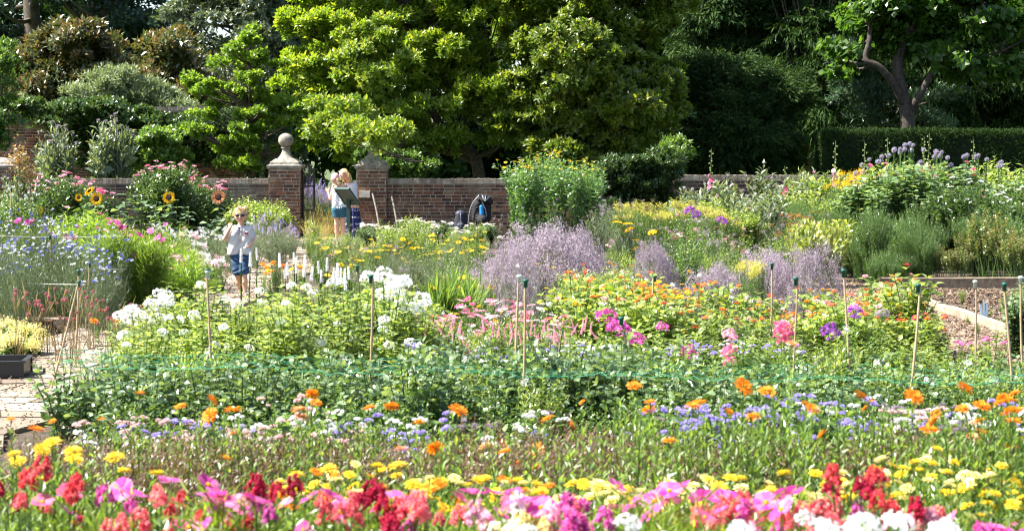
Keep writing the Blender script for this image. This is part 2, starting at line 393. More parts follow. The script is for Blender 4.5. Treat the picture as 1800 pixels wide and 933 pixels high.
wall('garden_wall', X(680, YW), X(1185, YW), YW, zt, .34, 'red brick garden wall with pale mortar right of the gate')
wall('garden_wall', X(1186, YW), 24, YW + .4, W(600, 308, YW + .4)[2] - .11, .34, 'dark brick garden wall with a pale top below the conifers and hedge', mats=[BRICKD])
zz = W(0, 195, 45.5)[2]
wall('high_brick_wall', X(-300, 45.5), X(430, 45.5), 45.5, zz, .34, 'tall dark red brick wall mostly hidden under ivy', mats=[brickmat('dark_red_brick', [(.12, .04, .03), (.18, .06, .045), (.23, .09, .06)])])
def pier(px0, px1, label, finial=True, D=YW - .15, top=290):
    x0, x1 = X(px0, D), X(px1, D); w = x1 - x0; xc = (x0 + x1) / 2; zb = W(0, top + 8, D)[2]
    t = thing('gate_pier', label, 'pier', (xc, D + w / 2, 0), group='brick piers along the garden wall')
    mb = MB(); box(mb, (0, 0, zb / 2), (w, w, zb)); link('mortar_core', mb.mesh('mortar_core', [MORTAR]), t)
    mb = MB(); brick_faces(mb, -w / 2, w / 2, -w / 2, 0, zb); brick_faces(mb, -w / 2, w / 2, w / 2, 0, zb, 'y', 1); brick_faces(mb, -w / 2, w / 2, -w / 2, 0, zb, 'y', -1); brick_faces(mb, -w / 2, w / 2, w / 2, 0, zb, 'x', 1)
    link('brickwork', mb.mesh('brickwork', [BRICK]), t)
    k = .7071 * 2 / 2; r = w / 2 * 1.4142
    mb = MB(); lathe(mb, [(0, zb), (r + .02, zb), (r + .06, zb + .03), (r + .065, zb + .085), (r + .02, zb + .10), (r * .97, zb + .11), (r * .93, zb + .16), (r * .62, zb + .235), (0, zb + .27)], 4, sm=False)
    link('cap_stone', mb.mesh('cap_stone', [CAPST]), t)
    if finial:
        z0 = zb + .21; s = w / .65
        mb = MB(); lathe(mb, [(0, z0), (.235 * s, z0), (.17 * s, z0 + .04), (.125 * s, z0 + .10), (.085 * s, z0 + .18), (.075 * s, z0 + .24), (.105 * s, z0 + .255), (.105 * s, z0 + .275), (.075 * s, z0 + .285), (0, z0 + .29)], 24)
        link('finial_neck', mb.mesh('finial_neck', [CAPST]), t)
        mb = MB(); v, f = ICO3; mb.add(v * [.165 * s, .165 * s, .15 * s] + [0, 0, z0 + .285 + .142 * s], f, .5, 0, True)
        link('finial_ball', mb.mesh('finial_ball', [CAPST]), t)
    return t
pier(473, 527, 'brick gate pier with a clear round stone ball, behind the boy')
pier(627, 679, 'brick gate pier beside the lectern, its stone finial half hidden by magnolia leaves')
pier(-32, 21, 'brick pier with flat stone cap at the left edge of the garden wall', finial=False)
# pale stone block let into pier, weathered posts
mb = MB(); box(mb, (0, 0, 0), (.24, .10, .15)); p = W(641, 341, YW - .2)
tag(link('stone_block', mb.mesh('stone_block', [STONEB]), loc=(p[0], YW - .17, p[2])), 'pale stone block set against the brick pier beside the lectern', 'stone block')
for (a, b, lab) in (((655, 340), (666, 397), 'grey weathered wooden post leaning on the pier beside the lectern'), ((689, 345), (699, 408), 'grey weathered wooden post leaning on the wall right of the gate')):
    p0 = W(a[0], a[1], YW - .28); p1 = W(b[0], b[1], YW - .55); p2 = p1 + (p1 - p0) * ((p1[2]) / (p0[2] - p1[2]))
    mb = MB(); tube(mb, spline([p0, p0 * .6 + p2 * .4 + [.015, 0, 0], p2]), [.024] * 13, 7); 
    o = link('wooden_post', mb.mesh('wooden_post', [plain('grey_wood', (.14, .125, .105), .9, nscale=20, col2=(.32, .29, .25), bump=.6)])); tag(o, lab, 'post', 'weathered wooden posts by the gate')
# wrought iron gate, open
IRON = plain('black_iron', (.012, .012, .014), .45, spec=.5)
p = W(529, 430, YW + .2)
gt = thing('iron_gate', 'black wrought iron gate standing open against the left gate pier', 'gate', (X(531, YW), YW + .1, 0), math.radians(82))
mb = MB()
for z in (.15, .62, 1.15): box(mb, (.52, 0, z), (1.04, .02, .035))
for x in (0, 1.04): box(mb, (x, 0, .78), (.035, .035, 1.56))
link('gate_frame', mb.mesh('gate_frame', [IRON]), gt)
for i in range(9):
    mb = MB(); x = .1 + i * .105; h = 1.42 + .16 * math.sin(i / 8 * math.pi); tube(mb, [(x, 0, .1), (x, 0, h)], .008, 6); lathe(mb, [(.0, h - .01), (.02, h + .02), (0, h + .10)], 6, (x, 0, 0))
    link('bar', mb.mesh('bar', [IRON]), gt)
mb = MB()
for z0, x0 in ((1.28, .26), (1.28, .78)):
    an = np.linspace(0, 3.5 * math.pi, 26); r = .11 * (1 - an / 14); tube(mb, np.c_[x0 + r * np.cos(an), np.full(26, .018), z0 + r * np.sin(an)], .007, 5); link('scroll', mb.mesh('scroll', [IRON]), gt); mb = MB()

# lectern sign seen from behind
LG = plain('dark_green_paint', (.012, .035, .03), .4)
ls = thing('lectern_sign', 'dark green slanted lectern information board on a post by the gate', 'sign', (X(612, 35.3), 35.3, 0), math.radians(-20))
mb = MB(); box(mb, (0, .02, .53), (.075, .05, 1.06)); link('post', mb.mesh('post', [LG]), ls)
Rp = np.array([[1, 0, 0], [0, math.cos(.75), math.sin(.75)], [0, -math.sin(.75), math.cos(.75)]])
Rz = lambda a: np.array([[math.cos(a), -math.sin(a), 0], [math.sin(a), math.cos(a), 0], [0, 0, 1]])
Rx = lambda a: np.array([[1, 0, 0], [0, math.cos(a), -math.sin(a)], [0, math.sin(a), math.cos(a)]])
Ry = lambda a: np.array([[math.cos(a), 0, math.sin(a)], [0, 1, 0], [-math.sin(a), 0, math.cos(a)]])
Rp = Ry(-.0) @ Rx(-.80)
Rp = Rz(-.30) @ Rp
cz = W(611, 345, 35.3)[2]
mb = MB(); box(mb, (0, -.05, cz), (.40, .46, .028), R=Rp); link('panel', mb.mesh('panel', [LG]), ls)
mb = MB()
for (dx, dy, sx, sy) in ((0, .222, .42, .03), (0, -.222, .42, .03), (.195, 0, .03, .46), (-.195, 0, .03, .46)):
    box(mb, np.array([0, -.05, cz]) + Rp @ np.array([dx, dy, 0]), (sx, sy, .045), R=Rp)
link('frame', mb.mesh('frame', [plain('frame_green', (.02, .07, .06), .3)]), ls)
mb = MB(); box(mb, np.array([0, -.05, cz]) + Rp @ np.array([0, 0, .019]), (.35, .40, .004), R=Rp)
link('display_sheet', mb.mesh('display_sheet', [plain('printed_sheet', (.5, .5, .44), .3, nscale=6, col2=(.3, .42, .3))]), ls)
# black tray bottom left
PLA = plain('black_plastic', (.02, .02, .022), .4)
mb = MB()
xa, xb, ya, yb = -.62, .0, 0, .42
box(mb, ((xa + xb) / 2, .21, .012), (.62, .42, .024))
for (c, s) in ((((xa + xb) / 2, 0, .06), (.66, .02, .12)), (((xa + xb) / 2, .42, .06), (.66, .02, .12)), ((xa, .21, .06), (.02, .42, .12)), ((xb, .21, .06), (.02, .42, .12))): box(mb, c, s)
for (c, s) in ((((xa + xb) / 2, -.012, .125), (.70, .035, .012)), (((xa + xb) / 2, .432, .125), (.70, .035, .012)), ((xa - .012, .21, .125), (.035, .46, .012)), ((xb + .012, .21, .125), (.035, .46, .012))): box(mb, c, s)
p = W(38, 677, GD(677))
tt = thing('plant_tray', 'black plastic plant tray lying on the stone path at the left edge', 'tray', (p[0], p[1], .06), .12)
link('tray_body', mb.mesh('tray_body', [PLA]), tt)
mb = MB(); box(mb, (-.31, .21, .05), (.58, .38, .05)); link('compost', mb.mesh('compost', [plain('compost', (.16, .13, .10), .95, nscale=60, col2=(.3, .25, .2), bump=1)]), tt)
# ------------------------------------------------------------------ trees
L2 = leaf2(.24); L2W = leaf2(.34, .08); L2N = leaf2(.12, .03); L4 = leaf4(.24); L4W = leaf4(.38, .06, .2)
def lowfreq(P, s, seed):
    r = np.random.default_rng(seed); o = np.zeros(len(P))
    for _ in range(7): o += np.sin(P @ (r.normal(size=3) * s) + r.uniform(0, 6.28))
    return o / 7 ** .5
def clumps_in(lobes, n, r, shell=.55, front=0):
    """clump centres in the outer shell of ellipsoid lobes (cx,cy,cz,rx,ry,rz)"""
    L_ = np.array([l[:6] for l in lobes], float); w = (L_[:, 3] * L_[:, 5]) ** 1.0; out = []
    while len(out) < n:
        k = r.choice(len(L_), p=w / w.sum()); d = rand_dirs(1, r)[0]
        if front and d[1] > .35 and r.random() < front: continue
        q = L_[k, :3] + d * L_[k, 3:] * r.uniform(shell, 1) 
        if q[2] < .25: continue
        ok = True
        for j in range(len(L_)):
            if j != k and (((q - L_[j, :3]) / L_[j, 3:]) ** 2).sum() < shell * .6: ok = False; break
        if ok: out.append(q)
    return np.array(out)
def shoots(C, cr, ns, r, flat=.6, ctr=None, up=.5, outw=.8, rnd=.5, under=.15):
    """shoot positions and directions over clumps C: cushions, denser on their upper outer side"""
    n = len(C); d = rand_dirs(n * ns, r); d[:, 2] = np.where(r.random(len(d)) < under, d[:, 2], np.abs(d[:, 2]))
    rad = r.uniform(.45, 1.0, len(d)) ** .5
    cr = np.broadcast_to(cr, (n,)) * r.uniform(.65, 1.3, n); cr = np.repeat(cr, ns)
    P = np.repeat(C, ns, 0) + d * (rad * cr)[:, None] * [1, 1, flat]
    ctr = C.mean(0) if ctr is None else ctr
    o = nrm(np.repeat(C, ns, 0) - ctr)
    D = nrm(d * .6 + o * outw + np.array([0, 0, up]) + rand_dirs(len(d), r) * rnd)
    return P, D
def whorls(mb, P, D, nl, leaf, ll, r, pitch=.9, back=.5, droop=0, a0=None, m=0, jit=.25, upn=0):
    n = len(P); A = nrm(np.cross(D, rand_dirs(n, r))); B = np.cross(D, A)
    P2 = np.repeat(P, nl, 0); D2 = np.repeat(D, nl, 0)
    k = np.tile(np.arange(nl), n); az = k * 2.4 + np.repeat(r.uniform(0, 6.28, n), nl)
    rad = np.cos(az)[:, None] * np.repeat(A, nl, 0) + np.sin(az)[:, None] * np.repeat(B, nl, 0)
    t = (k + .5) / nl; P2 = P2 - D2 * (back * ll * t)[:, None] * 2
    pt = pitch * (.5 + t)[:, None]
    d = np.cos(pt) * D2 + np.sin(pt) * rad + r.normal(size=P2.shape) * jit + [0, 0, -droop]
    nn = np.cos(pt) * -rad * .8 + D2 + np.array([0, 0, upn])
    S = ll * r.uniform(.7, 1.2, len(P2)) * (1 - .0 * t)
    a = np.repeat(r.random(n), nl) * .55 + r.random(len(P2)) * .25 + .2 * (1 - t) if a0 is None else a0
    mb.stamp(leaf, P2, frames(d, nn), S, a, m)
def limbs(mb, base, C, trunk, r0, r, keep=1.0, rt=.02, a=.5):
    """tapered limbs from trunk polyline to clump centres"""
    tr = np.asarray(trunk, float)
    for c in C:
        if r.random() > keep: continue
        dd = np.linalg.norm(tr - c, axis=1) + np.maximum(0, tr[:, 2] - c[2] + .3) * 1.5
        k = int(np.argmin(dd)); p = tr[k]; mid = (p + c) / 2 + [0, 0, -.12 * np.linalg.norm(c - p)] + r.normal(size=3) * .12
        n = 6; rr = np.linspace(max(rt * 1.2, r0 * .28 * (1 - .5 * k / len(tr))), rt * .5, n)
        tube(mb, bez(p, mid, c, n), rr, 5, cap=False)
def tree(name, label, px, D, trunk_pts, lobes, ncl, cr, ns, nl, leaf, ll, mat, r0=.2, seed=1, bark=BARK, flat=.6, up=.5, outw=.8, pitch=.9, droop=0, shell=.55,
         front=.5, keep=.6, cat='tree', limbs_pts=(), under=.15, rnd=.5, group=None, extra=None, noise=0, back=.5, jit=.25, upn=0, hide_trunk=False, mates=None, sat=2):
    r = np.random.default_rng(seed)
    base = np.array([X(px, D), D, 0.]); t = thing(name, label, cat, base, group=group)
    def w(p):  # (px, py, dD)
        q = W(p[0], p[1], D + p[2]); return q - base
    LB = []
    for l in lobes:   # (px, py, dD, rx_px, rdepth, ry_px)
        q = w(l[:3]); s = F / (D + l[2]); LB.append((*q, l[3] / s, l[4], l[5] / s))
    if sat:
        for l in list(LB):
            for _ in range(sat):
                d = rand_dirs(1, r)[0]; d[2] = abs(d[2]) * .9 - .1; d[1] = -abs(d[1]); f_ = r.uniform(.28, .5); q = np.array(l[:3]) + d * np.array(l[3:]) * r.uniform(.8, 1.05); LB.append((*q, l[3] * f_, l[4] * f_, l[5] * f_))
    C = clumps_in(LB, ncl, r, shell, front)
    if noise: 
        nz = lowfreq(C, noise, seed); C = C[nz > -.75]
    TP = [np.array([0, 0, 0.])] + [w(p) for p in trunk_pts]; TS = spline(TP, 5)
    tb = MB(); rr = np.linspace(r0, r0 * .35, len(TS)); tube(tb, TS, rr, 9)
    allp = [TS]
    for lp in limbs_pts:
        q = spline([w(p) for p in lp[1:]], 5); tube(tb, q, np.linspace(lp[0], lp[0] * .35, len(q)), 7); allp.append(q)
    limbs(tb, base, C, np.vstack(allp), r0, r, keep, rt=.022)
    link('trunk', tb.mesh('trunk', [bark]), t)
    mb = MB(); ctr = np.average(np.array(LB)[:, :3], axis=0, weights=np.array(LB)[:, 3]); ctr[2] -= 1
    P, Dd = shoots(C, cr, ns, r, flat, ctr, up, outw, rnd, under)
    whorls(mb, P, Dd, nl, leaf, ll, r, pitch, droop=droop, back=back, jit=jit, upn=upn)
    if extra: extra(mb, r, base, w)
    link('crown', mb.mesh('crown', [G[mat]] + (mates or [])), t)
    return t

# central magnolia: two great masses and a tall left arm
tree('magnolia_tree', 'big spreading bright green magnolia rising behind the garden wall in the middle', 850, 44, [(838, 285, 0), (815, 262, .1), (780, 225, 0), (745, 170, .2), (720, 90, 0), (710, -20, 0)],
     [(700, 110, -.3, 150, 2.2, 120), (790, 200, -.5, 150, 2.0, 90), (615, 215, -.4, 85, 1.4, 78), (560, 90, 0, 62, 1.0, 100), (620, 20, .2, 90, 1.6, 110), (850, 40, .2, 140, 2.4, 130), (640, 255, -.8, 75, 1.0, 38), (720, -120, .5, 190, 2.6, 120), (545, 165, -.2, 55, .9, 60), (575, 10, 0, 45, .9, 90), (650, 232, -6.4, 48, .8, 30), (652, 252, -7.4, 36, .5, 24), (655, 246, -7.6, 26, .4, 20), (600, 215, -4.5, 60, 1.2, 40)],
     520, .36, 40, 8, leaf4(.21, .05, .18), .145, 'magnolia', r0=.17, seed=3, flat=.75, up=.75, keep=.4, rnd=.7,
     limbs_pts=[(.10, (838, 285, 0), (790, 268, .2), (745, 262, .3), (705, 245, .2), (665, 215, 0)), (.09, (825, 268, 0), (808, 235, -.2), (812, 180, -.2), (850, 110, 0)), (.08, (815, 262, 0), (780, 262, -.3), (735, 240, -.4), (690, 190, -.3)), (.07, (660, 200, 0), (600, 130, 0), (565, 60, 0))])
tree('magnolia_tree', 'olive green magnolia with yellowish tips crowding the right flank of the bright one', 1075, 42.5, [(1060, 300, 0), (1040, 220, 0), (1020, 120, 0), (1010, 0, 0)],
     [(1010, 120, -.4, 130, 2.0, 120), (1090, 190, -.3, 105, 1.7, 110), (1120, 120, -.2, 65, 1.2, 75), (960, 215, -.6, 95, 1.4, 60), (1140, 235, -.4, 60, 1.1, 55), (1030, 10, 0, 150, 2.2, 110), (1010, -120, .4, 180, 2.4, 110), (945, 40, -.5, 70, 1.3, 80), (1040, 275, -.8, 95, .9, 30)],
     480, .34, 40, 8, leaf4(.24, .05, .18), .15, 'olive', r0=.15, seed=4, flat=.75, up=.7, keep=.4, rnd=.7,
     limbs_pts=[(.08, (1055, 285, 0), (1000, 220, -.3), (960, 160, -.2), (930, 60, 0)), (.08, (1055, 285, 0), (1100, 210, 0), (1130, 120, 0))])
# tiered ginkgo left of the gate
tiers = []
for (x, y, rx) in ((440, 75, 16), (440, 105, 36), (405, 105, 28), (470, 118, 34), (438, 140, 34), (400, 165, 58), (470, 172, 50), (350, 165, 28), (440, 200, 70), (350, 200, 45), (520, 192, 30), (500, 212, 34), (440, 235, 40), (400, 262, 55), (470, 265, 55), (520, 250, 35), (425, 290, 65), (345, 232, 30)):
    tiers.append((x, y, random.uniform(-.7, .3), rx, rx / 68 * 1.0, 12)); tiers.append((x + random.uniform(-.6, .6) * rx, y - random.uniform(2, 20), random.uniform(-.7, .3), rx * .5, rx / 130, 14))
tree('ginkgo_tree', 'young bright green ginkgo with tiered level branches left of the gate', 442, 41.5, [(441, 240, 0), (439, 150, 0), (438, 60, 0)], tiers, 165, .2, 32, 5, leaf2(.42, .1), .09, 'ginkgo', r0=.09, seed=5, flat=.7, shell=.2, front=.2, up=.3, keep=.9, outw=.6, sat=0)
# evergreen magnolias with bronze undersides
tree('evergreen_magnolia', 'wide evergreen magnolia with rusty bronze leaves at the upper left', 120, 55, [(125, 250, 0), (130, 120, 0), (125, 40, 0)],
     [(130, 120, 0, 105, 2.0, 78), (60, 170, .2, 80, 1.6, 70), (200, 165, .1, 70, 1.6, 60), (120, 200, .3, 110, 2, 60)], 170, .55, 46, 7, leaf2(.22, .06), .21, 'bronze', r0=.2, seed=6, pitch=1.1, group='bronze leaved evergreen magnolias')
tree('evergreen_magnolia', 'smaller evergreen magnolia with bronze leaves between the wide one and the ginkgo', 312, 54, [(312, 240, 0), (315, 150, 0), (320, 90, 0)],
     [(318, 120, 0, 55, 1.3, 55), (275, 170, 0, 45, 1.2, 50), (340, 180, .1, 60, 1.3, 60)], 90, .5, 46, 7, leaf2(.22, .06), .21, 'bronze', r0=.16, seed=7, pitch=1.1, group='bronze leaved evergreen magnolias')
# ivy and shrubs over the tall wall
tree('ivy_mass', 'tangle of dark ivy smothering the tall brick wall at the left', 200, 44.6, [(200, 260, 0), (200, 215, 0)],
     [(190, 205, 0, 90, .8, 30), (110, 215, .1, 55, .7, 25), (260, 225, .1, 80, .7, 35), (350, 232, .1, 70, .7, 40), (45, 192, .2, 55, .6, 20), (150, 250, .3, 35, .4, 45), (230, 265, .3, 50, .4, 45), (330, 275, .3, 60, .4, 40), (410, 250, .2, 50, .7, 50)], 240, .35, 44, 4, leaf2(.40, .06), .10, 'ivy', r0=.08, seed=8, shell=.3, front=.6, outw=.5, cat='ivy', keep=.3)
tree('silver_shrub', 'loose silver grey shrub above the ivy between the bronze magnolias', 240, 47.5, [(240, 220, 0), (240, 170, 0)],
     [(240, 170, 0, 60, 1.2, 45), (185, 165, .3, 50, 1, 40), (300, 195, 0, 55, 1.2, 40), (40, 205, 0, 60, 1, 35)], 120, .34, 34, 6, L2N, .15, 'grey', r0=.08, seed=9, shell=.2, up=.7, rnd=1.0, flat=.9, cat='shrub', keep=.4)
tree('leafy_shrub', 'yellow green leafy shrub above the wall behind the pink spiraea', 285, 41, [(285, 280, 0), (285, 250, 0)],
     [(285, 255, 0, 45, .8, 30), (245, 270, 0, 30, .6, 28), (310, 280, 0, 35, .6, 25)], 60, .28, 40, 5, leaf2(.33), .10, 'fresh', r0=.05, seed=10, shell=.3, cat='shrub', keep=.4)
tree('leafy_shrub', 'mid green shrub at the far left edge in front of the tall brick wall', -5, 42.5, [(-5, 250, 0), (-5, 200, 0)],
     [(-5, 215, 0, 32, .9, 45), (-30, 260, 0, 50, .9, 40), (5, 130, .5, 30, 1, 60)], 60, .35, 40, 5, leaf2(.3), .11, 'mid', r0=.07, seed=12, shell=.3, cat='shrub', keep=.4)
# tall dark trees behind
tree('holm_oak', 'tall dark blue green oak against the sky at the upper left corner', 60, 72, [(60, 100, 0), (50, -50, 0), (40, -250, 0)],
     [(60, 20, 0, 200, 4, 90), (210, 60, 0, 110, 3, 60), (0, -160, 0, 200, 4, 110), (180, -60, .5, 120, 3, 80), (-60, 110, 0, 120, 3, 90), (30, 100, 0, 160, 3, 60), (235, 115, 0, 60, 2, 60), (55, 25, -3, 60, 1.2, 50), (50, -40, -3, 70, 1.2, 50)], 230, .85, 50, 6, leaf2(.28), .26, 'oak', r0=.5, seed=13, noise=.35, keep=.5, under=.3, group='tall dark trees behind the garden', limbs_pts=[(.2, (60, 100, 0), (130, 60, 0), (190, 20, 0), (240, -40, 0)), (.2, (60, 120, 0), (150, 100, 0), (220, 60, 0))])
tree('holm_oak', 'tall dark oak with pale dangling foliage between ginkgo and bright magnolia', 470, 62, [(470, 200, 0), (470, 0, 0), (470, -250, 0)],
     [(470, 60, 0, 145, 3.4, 120), (420, 190, -.5, 110, 2.8, 90), (540, 200, -.5, 100, 2.5, 100), (380, 110, -.5, 60, 2, 80), (480, -110, 0, 170, 4, 130), (490, 270, 0, 150, 2, 70), (350, 30, 0, 40, 2, 70)], 330, .75, 46, 6, leaf2(.26), .2, 'silver', r0=.45, seed=14, noise=.4, up=-.4, droop=.5, under=.5, keep=.5, group='tall dark trees behind the garden', mates=[])
def dark_conifer(px, D, lobes, ncl, label, seed, mat='cypress', ll=.2, cr=.62, nl=6):
    def cl(mb, r, base, w): pass
    return tree('conifer', label, px, D, [(px, 230, 0), (px, 190, 0)], lobes, ncl, cr, 46, nl, leaf2(.13, .02), ll, mat, r0=.4, seed=seed, up=-.1, droop=.55, flat=.75, under=.45, outw=1.1, rnd=.3, pitch=.75, keep=.4, group='dark conifers behind the right wall', back=.9)
dark_conifer(1255, 47, [(1250, 190, -1, 90, 1.7, 95), (1330, 180, -.8, 85, 1.6, 75), (1300, 260, -1, 120, 1.6, 60), (1215, 260, -.8, 60, 1.3, 60), (1235, 120, -1.6, 40, .7, 30), (1300, 130, -1.8, 40, .7, 28), (1350, 160, -1.8, 35, .7, 40), (1270, 215, -2.2, 45, .6, 30), (1340, 250, -2.2, 40, .6, 30)], 300, 'lower feathery conifer with pale sunlit tips right of the olive magnolia', 15, 'cypress', .17, .34, 7)
dark_conifer(1300, 54, [(1290, 60, 0, 130, 3, 130), (1230, 160, 0, 80, 2.5, 110), (1370, 150, 0, 100, 2.5, 120), (1300, -130, 0, 150, 3, 150), (1240, 30, -1, 70, 2, 60)], 250, 'tall dark conifer towering behind the feathery one with pale tips', 16, 'yew', .26, .7)
dark_conifer(1430, 52, [(1420, 120, 0, 75, 2.4, 130), (1440, 230, 0, 80, 2, 80), (1430, -40, 0, 100, 2.4, 130), (1440, -220, 0, 110, 3, 120)], 190, 'very dark yew between the conifers and the forked tree', 17, 'yew', .24, .7)
dark_conifer(1700, 58, [(1560, 190, 0, 120, 2.5, 100), (1700, 180, 0, 150, 3, 120), (1800, 120, 0, 150, 3, 160), (1640, 10, 1, 190, 3, 130), (1800, -120, 0, 200, 4, 170), (1520, 60, 1, 90, 2, 120)], 330, 'broad dark yew behind the clipped hedge and forked tree', 18, 'yew', .27, .75)
tree('silver_shrub', 'pale edged shrub lit behind the trunk of the forked tree', 1530, 49, [(1530, 220, 0), (1530, 150, 0)], [(1520, 175, 0, 50, 1, 45), (1640, 190, 0, 45, 1, 40), (1490, 120, .3, 35, .8, 60)], 60, .45, 40, 6, L2N, .16, 'oak', r0=.1, seed=19, shell=.3, cat='shrub', keep=.3)
# forked catalpa
tree('catalpa_tree', 'forked broad leaved tree with bare brown limbs rising above the hedge', 1596, 46.5, [(1596, 225, 0), (1590, 180, 0), (1578, 120, 0), (1590, 60, 0), (1612, 10, 0), (1650, -60, 0)],
     [(1560, 20, .6, 110, 1.5, 60), (1700, 90, .6, 110, 1.6, 60), (1650, 40, .4, 120, 1.6, 80), (1770, 60, .3, 80, 1.5, 90), (1620, -90, 0, 230, 2.6, 80), (1500, 90, .9, 60, 1, 50), (1680, 130, .3, 60, 1, 30), (1790, 120, -.5, 60, 1, 40)], 115, .55, 22, 6, leaf2(.46, .08), .21, 'catalpa', r0=.23, seed=20, bark=BARKL, droop=.45, pitch=1.2, keep=.5, shell=.3,
     limbs_pts=[(.12, (1594, 195, 0), (1572, 150, -.2), (1545, 118, -.3), (1522, 104, -.3), (1528, 70, -.2), (1528, 30, 0), (1515, -30, 0)), (.115, (1598, 200, 0), (1618, 165, -.3), (1634, 135, -.3), (1660, 98, -.2), (1700, 55, 0), (1735, 5, 0), (1760, -50, 0)), (.07, (1590, 75, 0), (1612, 35, -.2), (1650, 5, -.2)), (.06, (1655, 102, -.2), (1700, 105, -.3), (1760, 90, -.3))])
# dense dark shrub in front of the right wall
tree('dark_shrub', 'dense dark green shrub in front of the wall right of the tall heleniums', 1110, 36.8, [(1110, 340, 0), (1110, 300, 0)], [(1110, 320, 0, 60, .7, 55), (1160, 310, .2, 32, .5, 50), (1080, 350, 0, 50, .6, 40)], 120, .26, 44, 5, leaf2(.3), .09, 'dark', r0=.06, seed=21, shell=.35, cat='shrub', keep=.3)
tree('leafy_shrub', 'fresh green shrub peeping above the wall beside the dark shrub', 1190, 39.5, [(1190, 300, 0), (1190, 275, 0)], [(1185, 275, 0, 24, .5, 36)], 26, .24, 40, 5, leaf2(.25), .12, 'fresh', r0=.05, seed=22, shell=.2, cat='shrub', keep=.3)
tree('leafy_shrub', 'shaded low green shrub under the magnolia behind the red brick wall', 720, 41.5, [(720, 310, 0), (720, 290, 0)], [(715, 290, 0, 50, .7, 28), (660, 280, .3, 40, .6, 30)], 70, .28, 40, 5, leaf2(.3), .11, 'mid', r0=.05, seed=23, shell=.2, cat='shrub', keep=.3)

# clipped hedge
def hedge():
    D = 43.5; x0, x1 = X(1450, D), X(1950, D); z = W(1600, 231, D)[2]; w = x1 - x0; r = np.random.default_rng(31)
    t = thing('clipped_hedge', 'long dark clipped yew hedge with a sunlit flat top at the right', 'hedge', ((x0 + x1) / 2, D + .8, 0))
    mb = MB(); box(mb, (0, 0, z / 2 - .07), (w - .2, 1.4, z - .14)); link('core', mb.mesh('core', [plain('hedge_core', (.012, .016, .008), 1)]), t)  # solid dark box added inside the hedge to block light between the leaves
    P = []; Dn = []
    n = 11000; P.append(np.c_[r.uniform(-w / 2, w / 2, n), np.full(n, -.75) + r.normal(size=n) * .03, r.uniform(0, z, n)]); Dn.append(np.tile([0, -1, .2], (n, 1)))
    n = 8000; P.append(np.c_[r.uniform(-w / 2, w / 2, n), r.uniform(-.78, .78, n), np.full(n, z) + r.normal(size=n) * .035]); Dn.append(np.tile([0, -.1, 1], (n, 1)))
    n = 1500; P.append(np.c_[np.full(n, -w / 2), r.uniform(-.75, .75, n), r.uniform(0, z, n)]); Dn.append(np.tile([-1, 0, .2], (n, 1)))
    P = np.vstack(P); Dn = nrm(np.vstack(Dn) + r.normal(size=P.shape) * .35); P += lowfreq(P, 3, 4)[:, None] * Dn * .03
    mb = MB(); whorls(mb, P, Dn, 4, leaf2(.16, .03), .075, r, .8)
    link('foliage', mb.mesh('foliage', [G['yew']]), t)
hedge()
# far wood as one mass
def wood():
    r = np.random.default_rng(33); LB = []
    for x in np.arange(-42, 46, 4.2):
        for zz_ in (2, 6.5, 11, 15):
            if zz_ > 3 and -20 < x < -12.5: continue
            if zz_ > 7 and x < -12: continue
            LB.append((x + r.uniform(-1, 1), 84 + r.uniform(-3, 3), zz_ + r.uniform(-1, 1), 3.6, 3, 3.2))
    C = clumps_in(LB, 2600, r, .3, 0); mb = MB(); P, D = shoots(C, 1.3, 22, r, .7)
    whorls(mb, P, D, 4, leaf2(.38), .42, r)
    o = link('distant_wood', mb.mesh('distant_wood', [G['yew']])); tag(o, 'distant dark wood closing the view behind all the garden trees', 'wood', kind='stuff')
wood()
# ------------------------------------------------------------------ flower heads (templates, unit = metres, facing +Z)
def ring(mb, n, r0, ln, w, tilt, leaf, z=0, jit=.08, off=0, m=0, a=None, r=None):
    r = r or rng; az = np.arange(n) * 2 * math.pi / n + off + r.normal(size=n) * jit
    d = np.c_[np.cos(az), np.sin(az), np.zeros(n)]; P = d * r0 + [0, 0, z]
    tl = tilt + r.normal(size=n) * jit; D = d * np.cos(tl)[:, None] + np.c_[np.zeros((n, 2)), np.sin(tl)]
    N = -d * np.sin(tl)[:, None] + np.c_[np.zeros((n, 2)), np.cos(tl)]
    mb.stamp(leaf, P, frames(D, N), ln * r.uniform(.88, 1.08, n), a, m)
PETB = T([[0, 0, 0], [.16, .35, .03], [.27, .8, .0], [.12, 1, -.04], [0, .93, -.02], [-.12, 1, -.04], [-.27, .8, .0], [-.16, .35, .03]], [[0, 1, 7, 7], ][0:0] or [[0, 1, 7], [1, 2, 7], [2, 6, 7], [2, 3, 4], [2, 4, 6], [4, 5, 6]])
PETN = T([[0, 0, 0], [.11, .4, .03], [.10, .85, 0], [0, 1, -.03], [-.10, .85, 0], [-.11, .4, .03]], [[0, 1, 5], [1, 2, 4], [1, 4, 5], [2, 3, 4]])
def dome(mb, rad, h, z, m, n=60, s=.003, r=None):
    r = r or rng; d = rand_dirs(n, r); d[:, 2] = abs(d[:, 2]); P = d * [rad, rad, h] + [0, 0, z]
    v, f = ICO1; vv = v.copy(); vv[:, 2] = np.where(vv[:, 2] < 0, 0, vv[:, 2]); mb.add(vv * [rad * .95, rad * .95, h * .9] + [0, 0, z], f, .3, m, True)
    mb.stamp((v[:, :] * 1.0, [(f, 0, True)]), P, frames(rand_dirs(n, r), rand_dirs(n, r)), s, None, m)
def fl_calendula(r, rad=.034):
    mb = MB(); q = rad * 1
    ring(mb, 20, .006, q, 1, .08, PETN, .002, r=r); ring(mb, 18, .005, q * .86, 1, .35, PETN, .004, off=.1, r=r); ring(mb, 14, .004, q * .6, 1, .7, PETN, .006, r=r)
    dome(mb, .009, .006, .007, 1, 26, .002, r); return mb
